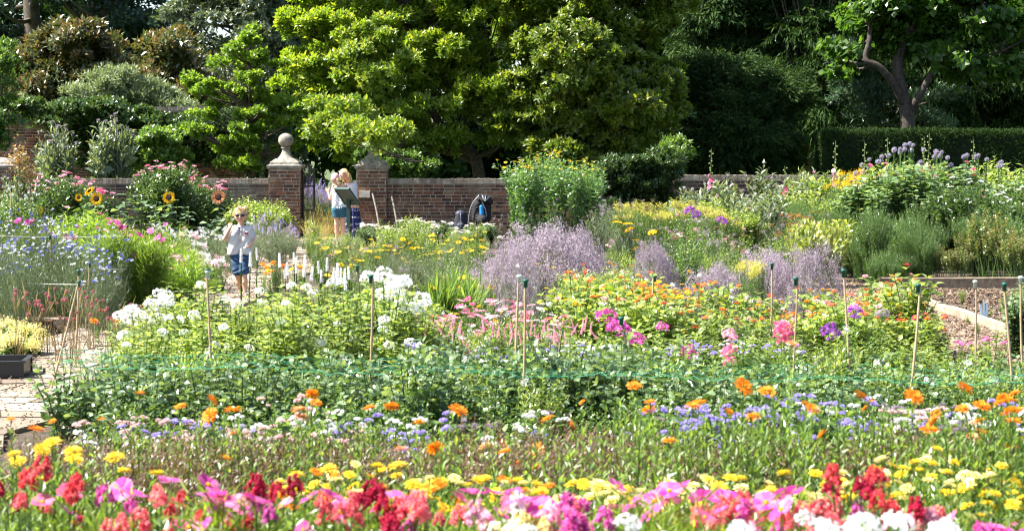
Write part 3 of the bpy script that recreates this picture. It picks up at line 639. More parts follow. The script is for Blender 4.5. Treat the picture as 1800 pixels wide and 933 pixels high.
def fl_cosmos(r, rad=.04):
    mb = MB(); cup = r.uniform(.05, .35); ring(mb, 8, .004, rad, 1, cup, (PETB[0] * [1.35, 1, 1], PETB[1]), 0, .06, r=r); dome(mb, .0075, .006, .002, 1, 22, .002, r); return mb
def fl_daisy(r, rad=.035, n=18):
    mb = MB(); ring(mb, n, .006, rad, 1, .05, PETN, 0, .05, r=r); dome(mb, .010, .006, .0, 1, 22, .002, r); return mb
def fl_sun(r, rad=.12):
    mb = MB(); ring(mb, 22, .055, .085, 1, .12, (PETN[0] * [1.6, 1, 1], PETN[1]), 0, .08, r=r); ring(mb, 20, .05, .075, 1, .3, (PETN[0] * [1.6, 1, 1], PETN[1]), .004, .08, off=.14, r=r); return mb
def fl_snap(r, h=.095, n=16):
    """snapdragon spike: puffed two lipped florets"""
    mb = MB(); v, f = ICO1
    k = np.arange(n); t = k / (n - 1); az = k * 2.4 + r.normal(size=n) * .2; z = t * h * .9; s = .0185 * (1 - .5 * t ** 2)
    rr = .022 * (1 - .6 * t ** 1.5)
    az = az + r.normal(size=n) * .35; d = np.c_[np.cos(az), np.sin(az), np.full(n, .25)]; P = np.c_[np.cos(az) * rr, np.sin(az) * rr, z + r.normal(size=n) * .004]
    for q_ in (-.25, .6): mb.stamp((FLO[0] * [1, 1, 3.5], FLO[1]), P + d * s[:, None] * (.9 + q_ * .3) + [0, 0, 0] + q_ * np.array([0, 0, .008]), frames(rand_dirs(n, r), d + [0, 0, q_]), s * r.uniform(.85, 1.2, n))
    for dz, sc, up in ((.0, (.8, .7, .5), .3), (.009, (.7, .5, .6), .95)):
        d = np.c_[np.cos(az), np.sin(az), np.full(n, up)]; P = np.c_[np.cos(az) * rr, np.sin(az) * rr, z + dz * s / .0165] + nrm(d) * s[:, None] * .5
        mb.stamp((v * (1 + .22 * np.sin(v[:, :1] * 5 + 1)), [(f, 0, True)]), P, frames(d, np.tile([0, 0, 1.], (n, 1))), s[:, None] * np.array(sc), None)
    return mb
def floret5(s=1):
    V = [[0, 0, 0]]; Fc = []
    for k in range(5):
        a = k * 1.2566; b = .42
        V += [[math.cos(a - b) * .75, math.sin(a - b) * .75, .05], [math.cos(a) * 1.05, math.sin(a) * 1.05, .0], [math.cos(a + b) * .75, math.sin(a + b) * .75, .05]]
        i = 1 + 3 * k; Fc += [[0, i, i + 1], [0, i + 1, i + 2]]
    return T(V, Fc)
FLO = floret5()
def fl_phlox(r, rad=.055, n=70, s=.0125, el=.8, low=-.3):
    mb = MB(); d = rand_dirs(n * 3, r); d = d[d[:, 2] > low][:n]; lump = 1 + .13 * lowfreq(d, 3, int(r.integers(99)))
    P = d * [rad, rad, rad * el] * lump[:, None] + [0, 0, rad * .2]
    mb.stamp(FLO, P, frames(rand_dirs(len(d), r), nrm(d + rand_dirs(len(d), r) * .35)), s * r.uniform(.8, 1.15, len(d))); return mb
def fl_pompoms(r, n=6, spread=.03, rad=.011, m=90):
    mb = MB(); q = r.normal(size=(n, 2)) * spread * .6; 
    for i in range(n):
        d = rand_dirs(m, r); d[:, 2] = np.abs(d[:, 2]) * .9 - .1
        c = np.array([q[i, 0], q[i, 1], -.25 * abs(q[i]).sum()]); R_ = rad * r.uniform(.8, 1.25)
        mb.stamp(leaf2(.22), c + d * R_ * .5, frames(d, rand_dirs(m, r)), R_ * r.uniform(.6, .95, m))
    return mb
def fl_spike(r, h=.16, rad=.014, n=420, s=.010, taper=.5):
    mb = MB(); t = r.random(n); d = np.c_[rand_dirs(n, r)[:, :2], np.full(n, .45)]; d = nrm(d); d[:, :2] = nrm(d[:, :2])
    R_ = rad * (1 - taper * t ** 1.5) ; P = np.c_[d[:, :2] * (R_ * .35)[:, None], t * h]
    mb.stamp(leaf2(.28), P, frames(nrm(d), rand_dirs(n, r)), s * (1 - taper * .6 * t) * r.uniform(.7, 1.2, n)); return mb
def fl_globe(r, rad=.026, n=170):
    mb = MB(); d = rand_dirs(n, r); mb.add(ICO1[0] * rad * .62, ICO1[1], .1, 0, True); mb.stamp(leaf2(.16), d * rad * .5, frames(d, rand_dirs(n, r)), rad * .55 * r.uniform(.8, 1.1, n)); return mb
def fl_plate(r, rad=.045, n=110, s=.0065):
    mb = MB(); a = r.uniform(0, 6.28, n); q = rad * r.uniform(0, 1, n) ** .5; P = np.c_[np.cos(a) * q, np.sin(a) * q, .008 * (1 - (q / rad) ** 2) + r.normal(size=n) * .0015]
    mb.stamp(FLO, P, frames(rand_dirs(n, r), np.tile([0, 0, 1.], (n, 1)) + rand_dirs(n, r) * .4), s); return mb
def fl_thistle(r, rad=.03):
    mb = MB(); mb.add(ICO1[0] * [rad * .7, rad * .7, rad * .8], ICO1[1], .3, 1, True)
    n = 110; d = rand_dirs(n, r); d[:, 2] = abs(d[:, 2]) + .5; d = nrm(d); mb.stamp(leaf2(.1), np.tile([0, 0, rad * .45], (n, 1)), frames(d, rand_dirs(n, r)), rad * 1.25 * r.uniform(.8, 1.1, n)); return mb
def fl_spray(r, n=80, rad=.06, s=.008, flat=.8):
    """loose airy spray of small blossoms (goldenrod, plume)"""
    mb = MB(); P = r.normal(size=(n, 3)) * [rad * .5, rad * .5, rad * .5 * flat]; mb.stamp(FLO, P, frames(rand_dirs(n, r), rand_dirs(n, r) + [0, 0, .6]), s * r.uniform(.6, 1.3, n)); return mb

# ------------------------------------------------------------------ herbs: stems from the ground carrying leaves, tips carry flowers
def herb(r, h=.6, rad=.16, ns=9, leaf=L2, ll=.07, nl=14, t0=.08, pitch=.9, ts=.5, droop=.1, base=.04, sr=.0028, branch=0, upn=.3, lean=.55, jit=.25, pair=False, hs=(.75, 1.0), am=(0, 1)):
    mb = MB(); tips = []
    for i in range(ns):
        az = i * 2.4 + r.uniform(-.4, .4); q = rad * math.sqrt((i + .5) / ns) * r.uniform(.8, 1.15); hh = h * r.uniform(*hs) * (1 - .18 * (q / (rad + 1e-6)) ** 2)
        b = np.array([math.cos(az), math.sin(az), 0]); p0 = b * base * r.random(); p2 = b * q + [0, 0, hh]; p1 = b * q * lean * .6 + [0, 0, hh * .55] + np.r_[r.normal(size=2) * .015, 0]
        c = bez(p0, p1, p2, 8); tube(mb, c, np.linspace(sr * 1.3, sr * .6, 8), 3, a=r.uniform(.1, .5), cap=False, sm=False)
        ends = [(c, nl)]
        for k in range(branch):
            tt = r.uniform(.45, .85); j = int(tt * 7); s0 = c[j]; a2 = r.uniform(0, 6.28); e = s0 + np.array([math.cos(a2), math.sin(a2), 0]) * hh * .16 + [0, 0, (p2[2] - s0[2]) * r.uniform(.7, 1.0)]
            cc = bez(s0, (s0 + e) / 2 + (e - s0) * [.3, .3, -.1], e, 5); tube(mb, cc, np.linspace(sr * .8, sr * .5, 5), 3, a=.3, cap=False, sm=False); ends.append((cc, max(2, nl // 3)))
        for cc, n in ends:
            T_ = nrm(np.gradient(cc, axis=0)); tips.append((cc[-1], T_[-1]))
            if n <= 0: continue
            t = t0 + (1 - t0) * (np.arange(n) + r.uniform(.1, .9, n)) / n if not pair else t0 + (1 - t0) * (np.arange(n) // 2 + .5) / (n / 2)
            t = np.clip(t, 0, .995); x = t * (len(cc) - 1); k0 = np.minimum(x.astype(int), len(cc) - 2); fr = (x - k0)[:, None]
            P = cc[k0] * (1 - fr) + cc[k0 + 1] * fr; D = nrm(T_[k0])
            a_ = np.arange(n) * 2.4 + r.uniform(0, 6) if not pair else (np.arange(n) // 2) * 1.57 + (np.arange(n) % 2) * 3.14 + r.uniform(0, 6)
            ra = np.c_[np.cos(a_), np.sin(a_), np.zeros(n)]; pt = (pitch + r.normal(size=n) * .15)[:, None]
            d = np.cos(pt) * D + np.sin(pt) * ra - [0, 0, droop] + r.normal(size=(n, 3)) * jit * .4
            nn = D * .8 - ra * .3 + [0, 0, upn] + r.normal(size=(n, 3)) * jit
            mb.stamp(leaf, P, frames(d, nn), ll * (1 - ts * t ** 2) * r.uniform(.75, 1.2, n), am[0] + (am[1] - am[0]) * np.clip(.25 + .5 * t + r.normal(size=n) * .22, 0, 1))
    return mb, tips
def cloud(r, n, leaf, ll, rad, h, z0=.0, stems=14, D_up=.8, pw=.5, noise=0, sr=.002, a=None):
    """rounded bushy mass: fine stems from the base and leaves through a dome"""
    mb = MB()
    for i in range(stems):
        d = rand_dirs(1, r)[0]; d[2] = abs(d[2]) + .15; e = nrm(d) * [rad, rad, h] * r.uniform(.75, .98); tube(mb, bez([0, 0, 0], e * [.35, .35, .6], e, 6), np.linspace(sr * 1.6, sr * .7, 6), 3, .2, cap=False, sm=False)
    d = rand_dirs(n, r); d[:, 2] = abs(d[:, 2]); q = r.random(n) ** pw; P = d * q[:, None] * [rad, rad, h - z0] + [0, 0, z0]
    P = P * (1 + .10 * lowfreq(d, 3.2, 5)[:, None])
    if noise: k = lowfreq(P, noise, 3) > -.6; P = P[k]; d = d[k]
    D = nrm(d + [0, 0, D_up] + rand_dirs(len(d), r) * .6)
    mb.stamp(leaf, P, frames(D, rand_dirs(len(d), r) * .6 + d + [0, 0, .5]), ll * r.uniform(.6, 1.2, len(P)), a); return mb, P, d

FM = {}
def flm(key, fn, pet, cen=None, nv=3, seed=0, mats=None):
    """flower mesh variants"""
    L_ = []
    for i in range(nv):
        r = np.random.default_rng(seed * 10 + i + 100); mb = fn(r)
        L_.append(mb.mesh(key, mats or ([PT[pet]] + ([PT[cen]] if cen else []))))
    FM[key] = L_
for c_ in ('orange', 'apricot', 'yellow', 'cream'): flm('cal_' + c_, fl_calendula, c_, 'eye' if c_ in ('orange', 'apricot') else 'gold', seed=1)
flm('cos_magenta', fl_cosmos, 'magenta', 'gold', 4, seed=2); flm('cos_rose', fl_cosmos, 'rose', 'gold', 2, seed=2); flm('cos_pink', fl_cosmos, 'pink', 'gold', 2, seed=2)
for c_ in ('coral', 'crimson', 'pink', 'magenta', 'white', 'red', 'cream', 'rose'): flm('snap_' + c_, fl_snap, c_, seed=3)
for c_ in ('white', 'rose', 'magenta', 'violet', 'pink', 'mauve'): flm('phl_' + c_, fl_phlox, c_, seed=4)
for c_ in ('lavender', 'white', 'blush', 'mauve'): flm('age_' + c_, fl_pompoms, c_, seed=5)
for c_ in ('white', 'pink', 'violet', 'lavender'): flm('spk_' + c_, (lambda r: fl_spike(r, .13, .019, 420, .012)) if c_ == 'white' else fl_spike, c_, seed=6)
flm('globe', fl_globe, 'globe', seed=7); flm('drum', lambda r: fl_globe(r, .016, 110), 'dusky', seed=7)
for c_ in ('pink', 'gold', 'white', 'acid', 'rose'): flm('plt_' + c_, fl_plate, c_, seed=8)
flm('dai_white', fl_daisy, 'white', 'gold', seed=9); flm('dai_yellow', fl_daisy, 'yellow', 'cone', seed=9); flm('dai_gold', lambda r: fl_daisy(r, .03), 'gold', 'gold', seed=9); flm('dai_dusky', lambda r: fl_daisy(r, .035, 14), 'bronzepetal', 'cone', seed=9)
flm('zin_orangered', lambda r: fl_calendula(r, .026), 'orangered', 'gold', seed=10); flm('zin_red', lambda r: fl_calendula(r, .024), 'red', 'gold', seed=10); flm('zin_pink', lambda r: fl_calendula(r, .026), 'pink', 'gold', seed=10)
flm('corn_blue', lambda r: fl_pompoms(r, 1, 0, .016, 60), 'blue', seed=11); flm('corn_pale', lambda r: fl_pompoms(r, 1, 0, .016, 60), 'paleblue', seed=11); flm('corn_white', lambda r: fl_pompoms(r, 1, 0, .016, 60), 'white', seed=11)
flm('spr_gold', fl_spray, 'gold', seed=12); flm('spr_acid', fl_spray, 'acid', seed=12); flm('spr_mauve', fl_spray, 'mauve', seed=12)
flm('spr_pink', lambda r: fl_spray(r, 60, .05), 'pink', seed=12); flm('spr_white', lambda r: fl_spray(r, 60, .05), 'white', seed=12); flm('spr_cream', lambda r: fl_spray(r, 90, .07, .011), 'cream', seed=12); flm('spr_dusky', lambda r: fl_spray(r, 70, .05), 'dusky', seed=12)
flm('thi', fl_thistle, 'mauve', seed=13, mats=[PT['mauve'], G['grey']])
flm('holly_pink', lambda r: fl_cosmos(r, .045), 'pink', 'gold', seed=14); flm('holly_red', lambda r: fl_cosmos(r, .045), 'crimson', 'gold', seed=14); flm('holly_rose', lambda r: fl_cosmos(r, .045), 'rose', 'gold', seed=14)
flm('seed_brown', lambda r: fl_spray(r, 60, .035, .006), 'dusky', seed=15, mats=[G['brown']])

KIND = {}
def kind(key, fn, nv=3, mat='mid', nf=None, seed=0, h=None):
    """fn(r) -> (mb, tips); nf = how many tips flower. stores variants with their height"""
    L_ = []
    for i in range(nv):
        r = np.random.default_rng(seed * 31 + i + 7); mb, tips = fn(r); hh = h or max(v[:, 2].max() for v in mb.V)
        tips = [(np.array(p), np.array(d)) for p, d in tips]
        L_.append((mb.mesh('foliage', [G[mat] if isinstance(mat, str) else mat]), tips, hh))
    KIND[key] = (L_, nf)
def plant(key, X_, Y_, h, name, label, cat, group, fl=None, nf=None, fs=1.0, rz=None, wide=1.0, part='flower', r=random, z=0, face=0, alltop=False):
    """a plant of wanted height h (m) on the ground at X_, Y_; flowers fl (list of FM keys) on its highest tips"""
    L_, nf0 = KIND[key]; me, tips, ph = r.choice(L_); s = h / ph
    rz = r.uniform(0, 6.28) if rz is None else rz
    t = thing(name, label, cat, (X_, Y_, z), rz, group); sw = s * wide
    link('foliage', me, t, sc=(sw, sw, s))
    if fl:
        n = nf if nf is not None else (nf0 or 3)
        tp = sorted(tips, key=lambda q: -q[0][2] + r.uniform(-.1, .1) * ph * (0 if alltop else 1))[:n]
        for p, d in tp:
            me2 = r.choice(FM[r.choice(fl)]); w_ = .07 if 'spike' in part else .28; tilt = (r.gauss(0, w_), r.gauss(0, w_), r.uniform(0, 6.28))
            if face:   # nod a little towards the camera, in local frame
                a = -rz - math.pi / 2; tilt = (face * -math.sin(a) * 1, face * math.cos(a) * 1, r.uniform(0, 6.28))
            link(part, me2, t, loc=(p[0] * sw, p[1] * sw, p[2] * s), R=tilt, sc=fs * r.uniform(.85, 1.15))
    return t
# foliage kinds
kind('cal', lambda r: herb(r, .8, .13, 9, leaf2(.17), .065, 26, .15, .75, .5, 0, .04), 4, 'fresh', 2, 1)
kind('cosmo', lambda r: (lambda a: (a[0], a[1]))(herb(r, .7, .16, 8, leaf2(.05, 0), .10, 46, .05, .75, .4, 0, .03, sr=.002, branch=2, jit=.8)), 4, 'feather', 3, 2)
kind('snapf', lambda r: herb(r, .85, .05, 3, leaf2(.13, .03), .05, 46, .05, .8, .3, .0, .02, sr=.004, hs=(.8, 1)), 4, 'mid', 1, 3)
kind('agef', lambda r: herb(r, .5, .16, 10, leaf2(.33), .045, 16, .15, 1.0, .3, .1, .05, branch=1), 3, 'mid', 6, 4)
kind('seedf', lambda r: herb(r, .6, .18, 18, leaf2(.12, .02), .028, 40, .15, .8, .3, 0, .05, sr=.0016, branch=3, am=(0, 1)), 3, 'brown', 0, 5)
kind('aster', lambda r: herb(r, .7, .24, 13, leaf4(.30, .05, .2), .062, 26, .08, .95, .3, .08, .07, sr=.004, branch=1, upn=.0, jit=.5, hs=(.6, 1)), 4, 'glossy', 3, 6)
kind('phloxf', lambda r: herb(r, .75, .16, 9, leaf4(.2, .04, .25), .085, 34, .12, 1.05, .35, .12, .07, sr=.004, pair=True, upn=.8), 4, 'fresh', 5, 7)
kind('phloxl', lambda r: herb(r, .75, .18, 12, leaf4(.24, .04, .25), .075, 34, .12, 1.0, .3, .1, .08, sr=.004, pair=True, upn=.8), 4, 'lime', 5, 8)
kind('zinf', lambda r: herb(r, .6, .19, 12, leaf4(.27, .05, .2), .075, 20, .1, .95, .3, .1, .06, sr=.0035, branch=1, pair=True), 4, 'lime', 5, 9)
kind('mixf', lambda r: herb(r, .9, .24, 18, L2, .055, 28, .15, .85, .4, .05, .08, branch=1, hs=(.55, 1), jit=.5), 5, 'mid', 6, 10)
kind('limef', lambda r: herb(r, .85, .22, 18, leaf2(.2), .06, 32, .15, .8, .4, .05, .07, branch=1), 3, 'lime', 6, 11)
kind('greyf', lambda r: herb(r, .9, .26, 24, leaf2(.12, .02), .045, 32, .1, .7, .4, 0, .08, sr=.002, branch=2, hs=(.55, 1), jit=.5), 3, 'grey', 8, 12)
kind('grassf', lambda r: herb(r, .5, .2, 44, leaf2(.05, 0), .25, 3, .05, .3, .2, .05, .06, sr=.0018, hs=(.5, 1)), 3, 'fresh', 5, 13)
kind('drygrass', lambda r: herb(r, .7, .35, 60, leaf2(.03, 0), .25, 3, .2, .3, .2, .1, .08, sr=.0016, hs=(.5, 1)), 3, 'grass', 0, 14)
kind('shrubf', lambda r: herb(r, 1.0, .36, 30, leaf2(.3), .07, 30, .1, .95, .3, .1, .12, sr=.006, branch=2), 4, 'ivy', 12, 15)
kind('glossf', lambda r: herb(r, 1.0, .34, 26, leaf4(.32, .06, .25), .10, 26, .1, 1.0, .3, .15, .12, sr=.006, branch=2), 4, 'glossy', 8, 16)
kind('yelf', lambda r: herb(r, 1.0, .34, 26, leaf2(.3), .09, 26, .1, 1.0, .3, .1, .12, sr=.006, branch=2), 3, 'lime', 8, 17)
kind('sunf', lambda r: herb(r, 1.3, .10, 2, leaf4(.42, .07, .3), .20, 14, .12, 1.15, .4, .3, .05, sr=.010, hs=(.9, 1)), 4, 'glossy', 1, 18)
kind('helen', lambda r: herb(r, 1.9, .26, 22, leaf4(.16, .03, .25), .13, 30, .08, .8, .35, .05, .16, sr=.004, branch=1, hs=(.8, 1)), 3, leafmat('sneezeweed_leaf', [(.06, .14, .05), (.11, .22, .07), (.2, .32, .12)], t=.35, rough=.3, spec=.9), 26, 19)
kind('fine', lambda r: herb(r, 1.0, .28, 34, leaf2(.07, .01), .06, 70, .1, .6, .5, 0, .14, sr=.003, branch=2, hs=(.7, 1)), 4, leafmat('fine_green_leaf', [(.05, .11, .03), (.09, .17, .05), (.15, .24, .08)], t=.4), 0, 20)
kind('gold', lambda r: herb(r, .9, .26, 22, leaf2(.1, .02), .06, 30, .1, .7, .4, 0, .12, sr=.003, branch=2, hs=(.85, 1)), 3, 'mid', 24, 21)
kind('thick', lambda r: herb(r, 1.0, .22, 9, leaf4(.16, .05, .2), .22, 20, .05, .9, .6, .0, .06, sr=.009, branch=1), 3, 'grey', 7, 22)
kind('liat', lambda r: herb(r, .6, .02, 1, leaf2(.06, .02), .06, 46, .02, .6, .6, .0, .01, sr=.006, hs=(.97, 1)), 3, 'mid', 1, 23)
kind('veron', lambda r: herb(r, .55, .13, 9, leaf2(.16), .05, 24, .05, .9, .5, 0, .05), 3, 'grey', 7, 24)
kind('drumf', lambda r: herb(r, .75, .14, 6, leaf2(.03, 0), .2, 2, .0, .3, .2, .1, .04, sr=.003), 3, 'dry', 6, 25)
kind('cornf', lambda r: herb(r, 1.0, .28, 20, leaf2(.05, .0), .06, 28, .05, .55, .4, 0, .07, sr=.0018, branch=3, hs=(.45, 1), jit=.5), 4, leafmat('cornflower_leaf', [(.06, .10, .05), (.11, .16, .09), (.17, .22, .13)], t=.35), 26, 26)
kind('globef', lambda r: herb(r, 1.5, .3, 9, leaf2(.22), .12, 9, .1, .9, .5, 0, .1, sr=.006, branch=1), 3, 'grey', 11, 27)
kind('hostaf', lambda r: herb(r, .9, .36, 50, leaf4(.3, .07, .3), .17, 2, .8, .4, 0, .3, .05, sr=.003, hs=(.4, 1)), 3, 'hosta', 0, 28)
kind('hydra', lambda r: herb(r, .6, .30, 34, leaf4(.36, .05, .2), .075, 22, .1, 1, .2, .1, .1, sr=.005, branch=1, hs=(.5, 1)), 2, 'mid', 22, 29)
G['rose'] = leafmat('rose_leaf', [(.035, .08, .02), (.08, .14, .035), (.15, .20, .06), (.22, .14, .06)], t=.3)
kind('wisp', lambda r: herb(r, 1.1, .2, 8, leaf2(.06, .0), .05, 8, .3, .5, .4, 0, .05, sr=.002, branch=3, hs=(.6, 1)), 4, 'grey', 10, 32)
kind('rosef', lambda r: herb(r, 1.0, .42, 12, leaf2(.32), .055, 40, .45, .9, .1, .1, .12, sr=.006, branch=4, lean=1.1), 3, 'rose', 6, 30)
kind('reed', lambda r: herb(r, 1.5, .18, 26, leaf2(.04, 0), .16, 24, .35, .5, .2, 0, .1, sr=.003, hs=(.85, 1)), 2, 'lime', 0, 31)
def mound_kind(key, rad, h, n, pet, nv=2):
    L_ = []
    for i in range(nv):
        r = np.random.default_rng(300 + i); mb, P, d = cloud(r, 5200, leaf2(.12), .028, rad * .95, h * .92, .05, 110, pw=.4); fo = mb.mesh('foliage', [G['grey']])
        mb = MB(); nc = n // 26; d = rand_dirs(nc, r); d[:, 2] = abs(d[:, 2]); q = r.uniform(.86, 1.05, nc); c_ = d * q[:, None] * [rad, rad, h]; c_ *= (1 + .13 * lowfreq(d, 3.2, 5)[:, None]) + (.08 * lowfreq(d, 8, 6)[:, None]); c_ = c_[lowfreq(d, 7, 9) > -.9]; k_ = r.integers(0, len(c_), n); P = c_[k_] + r.normal(size=(n, 3)) * [.028, .028, .022] + nrm(c_[k_]) * r.uniform(-.05, .03, (n, 1)); P = P[P[:, 2] > h * r.uniform(.08, .5, n)]; n = len(P)
        
        mb.stamp(FLO, P, frames(rand_dirs(n, r), rand_dirs(n, r) + nrm(P)), .0080 * r.uniform(.7, 1.5, n)); L_.append((fo, mb.mesh('blossom', [PT[pet]])))
    return L_
MOUND = mound_kind('mound', .8, .75, 34000, 'mauve')
# ------------------------------------------------------------------ planting
def at(key, px, py, D, name, label, cat, group=None, **k):
    """plant whose highest point shows at photo pixel px, py when it stands at distance D"""
    p = W(px, py, D); return plant(key, p[0], D, max(.12, p[2]), name, label, cat, group, **k)
def zone(px, Z):
    for x, s in Z:
        if px < x: return s
    return Z[-1][1]
def band(key, n, x0, x1, yt, D0, D1, name, lab, cat, group, Z=None, seed=0, yj=14, drop=12, **k):
    """n plants spread over a strip of the bed; yt: top pixel row as number or list of (px, py)"""
    r = random.Random(seed * 7 + 3)
    for i in range(n):
        px = x0 + (x1 - x0) * ((i * .618034 + r.random() * .35 / n + seed * .37) % 1); D = D0 + (D1 - D0) * ((i * .7548777 + .1) % 1)
        py = (np.interp(px, [q[0] for q in yt], [q[1] for q in yt]) if isinstance(yt, (list, tuple)) else yt) + r.gauss(0, yj * .5)
        py += (D1 - D) / max(.01, D1 - D0) * drop - drop * .3
        l_ = lab.replace('*', zone(px, Z)) if False else lab.replace(' *', '')
        at(key, px, py, D, name, l_, cat, group, r=r, **k)

ZF = [(330, 'at the left end of the front border'), (700, 'in the front border left of the pair of canes'), (1100, 'in the front border below the pair of canes'), (1480, 'in the front border below the magenta and pink phlox'), (9999, 'at the right end of the front border')]
# -- front border: white lace flowers
R5 = random.Random(9)
for i, (x, y) in enumerate([(1100, 918), (1222, 920), (1262, 928), (1310, 920), (1385, 928), (1440, 905), (1465, 912), (1490, 905), (1520, 928), (1545, 910), (1570, 905), (1585, 918), (1600, 922), (1610, 908), (1640, 928), (1690, 922), (1500, 930), (1450, 930), (940, 928)]):
    at('agef', x, y + 12, 4.0 + R5.random() * .3, 'white_lace_flower', 'plant with rounded white flower heads along the very front of the border ' + ('right of centre' if x > 1200 else 'near the middle'), 'flower', 'white flowers at the front edge', fl=['phl_white'], nf=2, fs=.5, r=R5, wide=.5)
# -- snapdragons
SN = [('coral', [(25, 855), (75, 855), (215, 872), (275, 842), (270, 908), (185, 918), (372, 915), (300, 880), (250, 890), (205, 915), (560, 868), (575, 880), (590, 872), (745, 870), (760, 880), (790, 892), (770, 918), (730, 920), (1010, 870), (1250, 875), (1270, 888), (1295, 880), (1290, 905), (1240, 900), (1380, 868), (1395, 880), (1370, 895), (1430, 905), (1470, 868), (1488, 878), (1220, 885), (1310, 870), (1350, 880), (1440, 888), (1635, 895), (1650, 885), (1410, 905), (160, 930), (650, 890), (700, 870)]),
      ('red', [(118, 832), (110, 850), (125, 886), (330, 858), (318, 872), (38, 815), (1500, 810), (1550, 808), (1545, 822), (1580, 872), (1588, 885), (1565, 880)]),
      ('crimson', [(5, 835), (470, 845), (504, 832), (640, 855), (675, 848), (668, 862), (675, 905), (650, 865), (1476, 832), (1528, 835), (1530, 845), (1600, 872), (690, 905), (450, 900), (1430, 880)]),
      ('pink', [(840, 882), (985, 885), (1630, 885), (1615, 895), (1590, 895), (1560, 895), (1470, 890), (1330, 910)]),
      ('magenta', [(1018, 872), (1040, 878), (1030, 895), (1050, 900), (1010, 885), (980, 915), (970, 905), (1025, 860), (1060, 890), (1340, 875), (1360, 905), (1500, 885), (1515, 880), (740, 910), (440, 862), (230, 845), (1730, 915)]),
      ('white', [(884, 862), (900, 895), (895, 915), (908, 890)]), ('cream', [(945, 875), (935, 895), (905, 925), (880, 915)])]
adj = {'coral': 'coral pink', 'red': 'bright red', 'crimson': 'dark crimson', 'pink': 'soft pink', 'magenta': 'magenta', 'white': 'white', 'cream': 'cream yellow'}
for c, L_ in SN:
    for (x, y) in L_:
        for q in range(2):
            if q and R5.random() < .35: continue
            xx, yy = x + (R5.uniform(-34, 34) if q else 0), y + (R5.uniform(-10, 34) if q else 0)
            at('snapf', xx, yy + 24, R5.uniform(4.25, 4.85), 'snapdragon', adj[c] + ' snapdragon spike', 'flower', 'snapdragons in the front border', fl=['snap_' + c], nf=1, fs=R5.uniform(.40, .64), r=R5, part='flower_spike')
# -- magenta cosmos
for (x, y) in [(314, 824), (330, 828), (385, 836), (400, 830), (155, 845), (55, 880), (208, 842), (226, 834), (145, 850), (356, 860), (372, 878), (408, 888), (338, 905), (432, 832), (450, 838), (440, 868), (820, 848), (832, 855), (645, 842), (695, 880), (700, 862), (870, 858), (885, 852), (920, 845), (936, 850), (925, 866), (960, 855), (1100, 868), (1125, 848), (1150, 843), (1180, 840), (1202, 848), (1140, 855), (1110, 875), (1330, 880), (1322, 855), (1345, 848), (1290, 852), (1717, 885), (1715, 915), (1760, 903), (1780, 908), (1795, 918), (1675, 915), (1740, 912), (1215, 845), (1275, 850), (1370, 845), (640, 880), (620, 872), (30, 865), (460, 850), (1700, 905), (180, 838), (500, 858), (905, 875), (880, 882)]:
    at('cosmo', x, y, R5.uniform(4.3, 5.1), 'cosmos', 'magenta cosmos with thread like leaves', 'flower', 'magenta cosmos in the front border', fl=['cos_magenta'] if R5.random() < .8 else ['cos_rose'], nf=1, fs=R5.uniform(.85, 1.15), r=R5, wide=.8, face=R5.uniform(.25, .9), alltop=True)
band('cosmo', 26, 300, 1500, 872, 4.3, 5.2, 'cosmos', 'small magenta cosmos mingled with snapdragons', 'flower', 'small magenta cosmos', None, 90, 50, fl=['cos_magenta', 'cos_magenta', 'cos_rose'], nf=1, fs=.72, face=.6, wide=.8)
band('mixf', 70, -40, 1840, 905, 4.3, 5.0, 'leafy_annual', 'flowerless leafy annual filling gaps *', 'plant', 'green annuals in the front border', ZF, 1, 40, wide=.8)
band('cosmo', 34, -40, 1840, 895, 4.5, 5.3, 'cosmos', 'feathery cosmos still without flowers *', 'flower', 'budless cosmos in the front border', ZF, 2, 30)
# -- yellow and cream calendula strip
for (x, y) in [(28, 806), (68, 803), (92, 783), (108, 783), (130, 779), (124, 797), (211, 801), (176, 800), (48, 836), (60, 786), (10, 798), (85, 795), (615, 815), (628, 826), (660, 813), (683, 815), (745, 846), (735, 862), (264, 833), (230, 826), (1450, 838), (1445, 845), (1510, 850), (1228, 838), (1290, 838), (1385, 828)]:
    at('cal', x, y, R5.uniform(5.0, 5.7), 'yellow_marigold', 'bright yellow pot marigold', 'flower', 'yellow marigolds', fl=['cal_yellow'], nf=1, fs=R5.uniform(.62, .88), r=R5, alltop=True, face=R5.uniform(.1, .5), wide=.8)
band('cal', 46, 480, 960, 842, 5.0, 5.9, 'yellow_marigold', 'small golden pot marigold *', 'flower', 'golden marigolds', ZF, 3, 26, fl=['cal_yellow', 'cal_yellow', 'cal_orange', 'cal_cream'], nf=2, fs=.62, wide=.8)
band('cal', 44, 980, 1480, 858, 5.0, 5.9, 'cream_marigold', 'pale cream and yellow pot marigold *', 'flower', 'cream marigolds', ZF, 4, 22, fl=['cal_cream', 'cal_cream', 'cal_yellow'], nf=2, fs=.72, wide=.8)
band('cal', 60, 1440, 1830, [(1440, 865), (1640, 835), (1830, 850)], 5.0, 6.2, 'cream_marigold', 'cream or yellow pot marigold *', 'flower', 'cream marigolds', ZF, 5, 46, fl=['cal_cream', 'cal_yellow', 'cal_yellow'], nf=2, fs=.62, wide=.8)
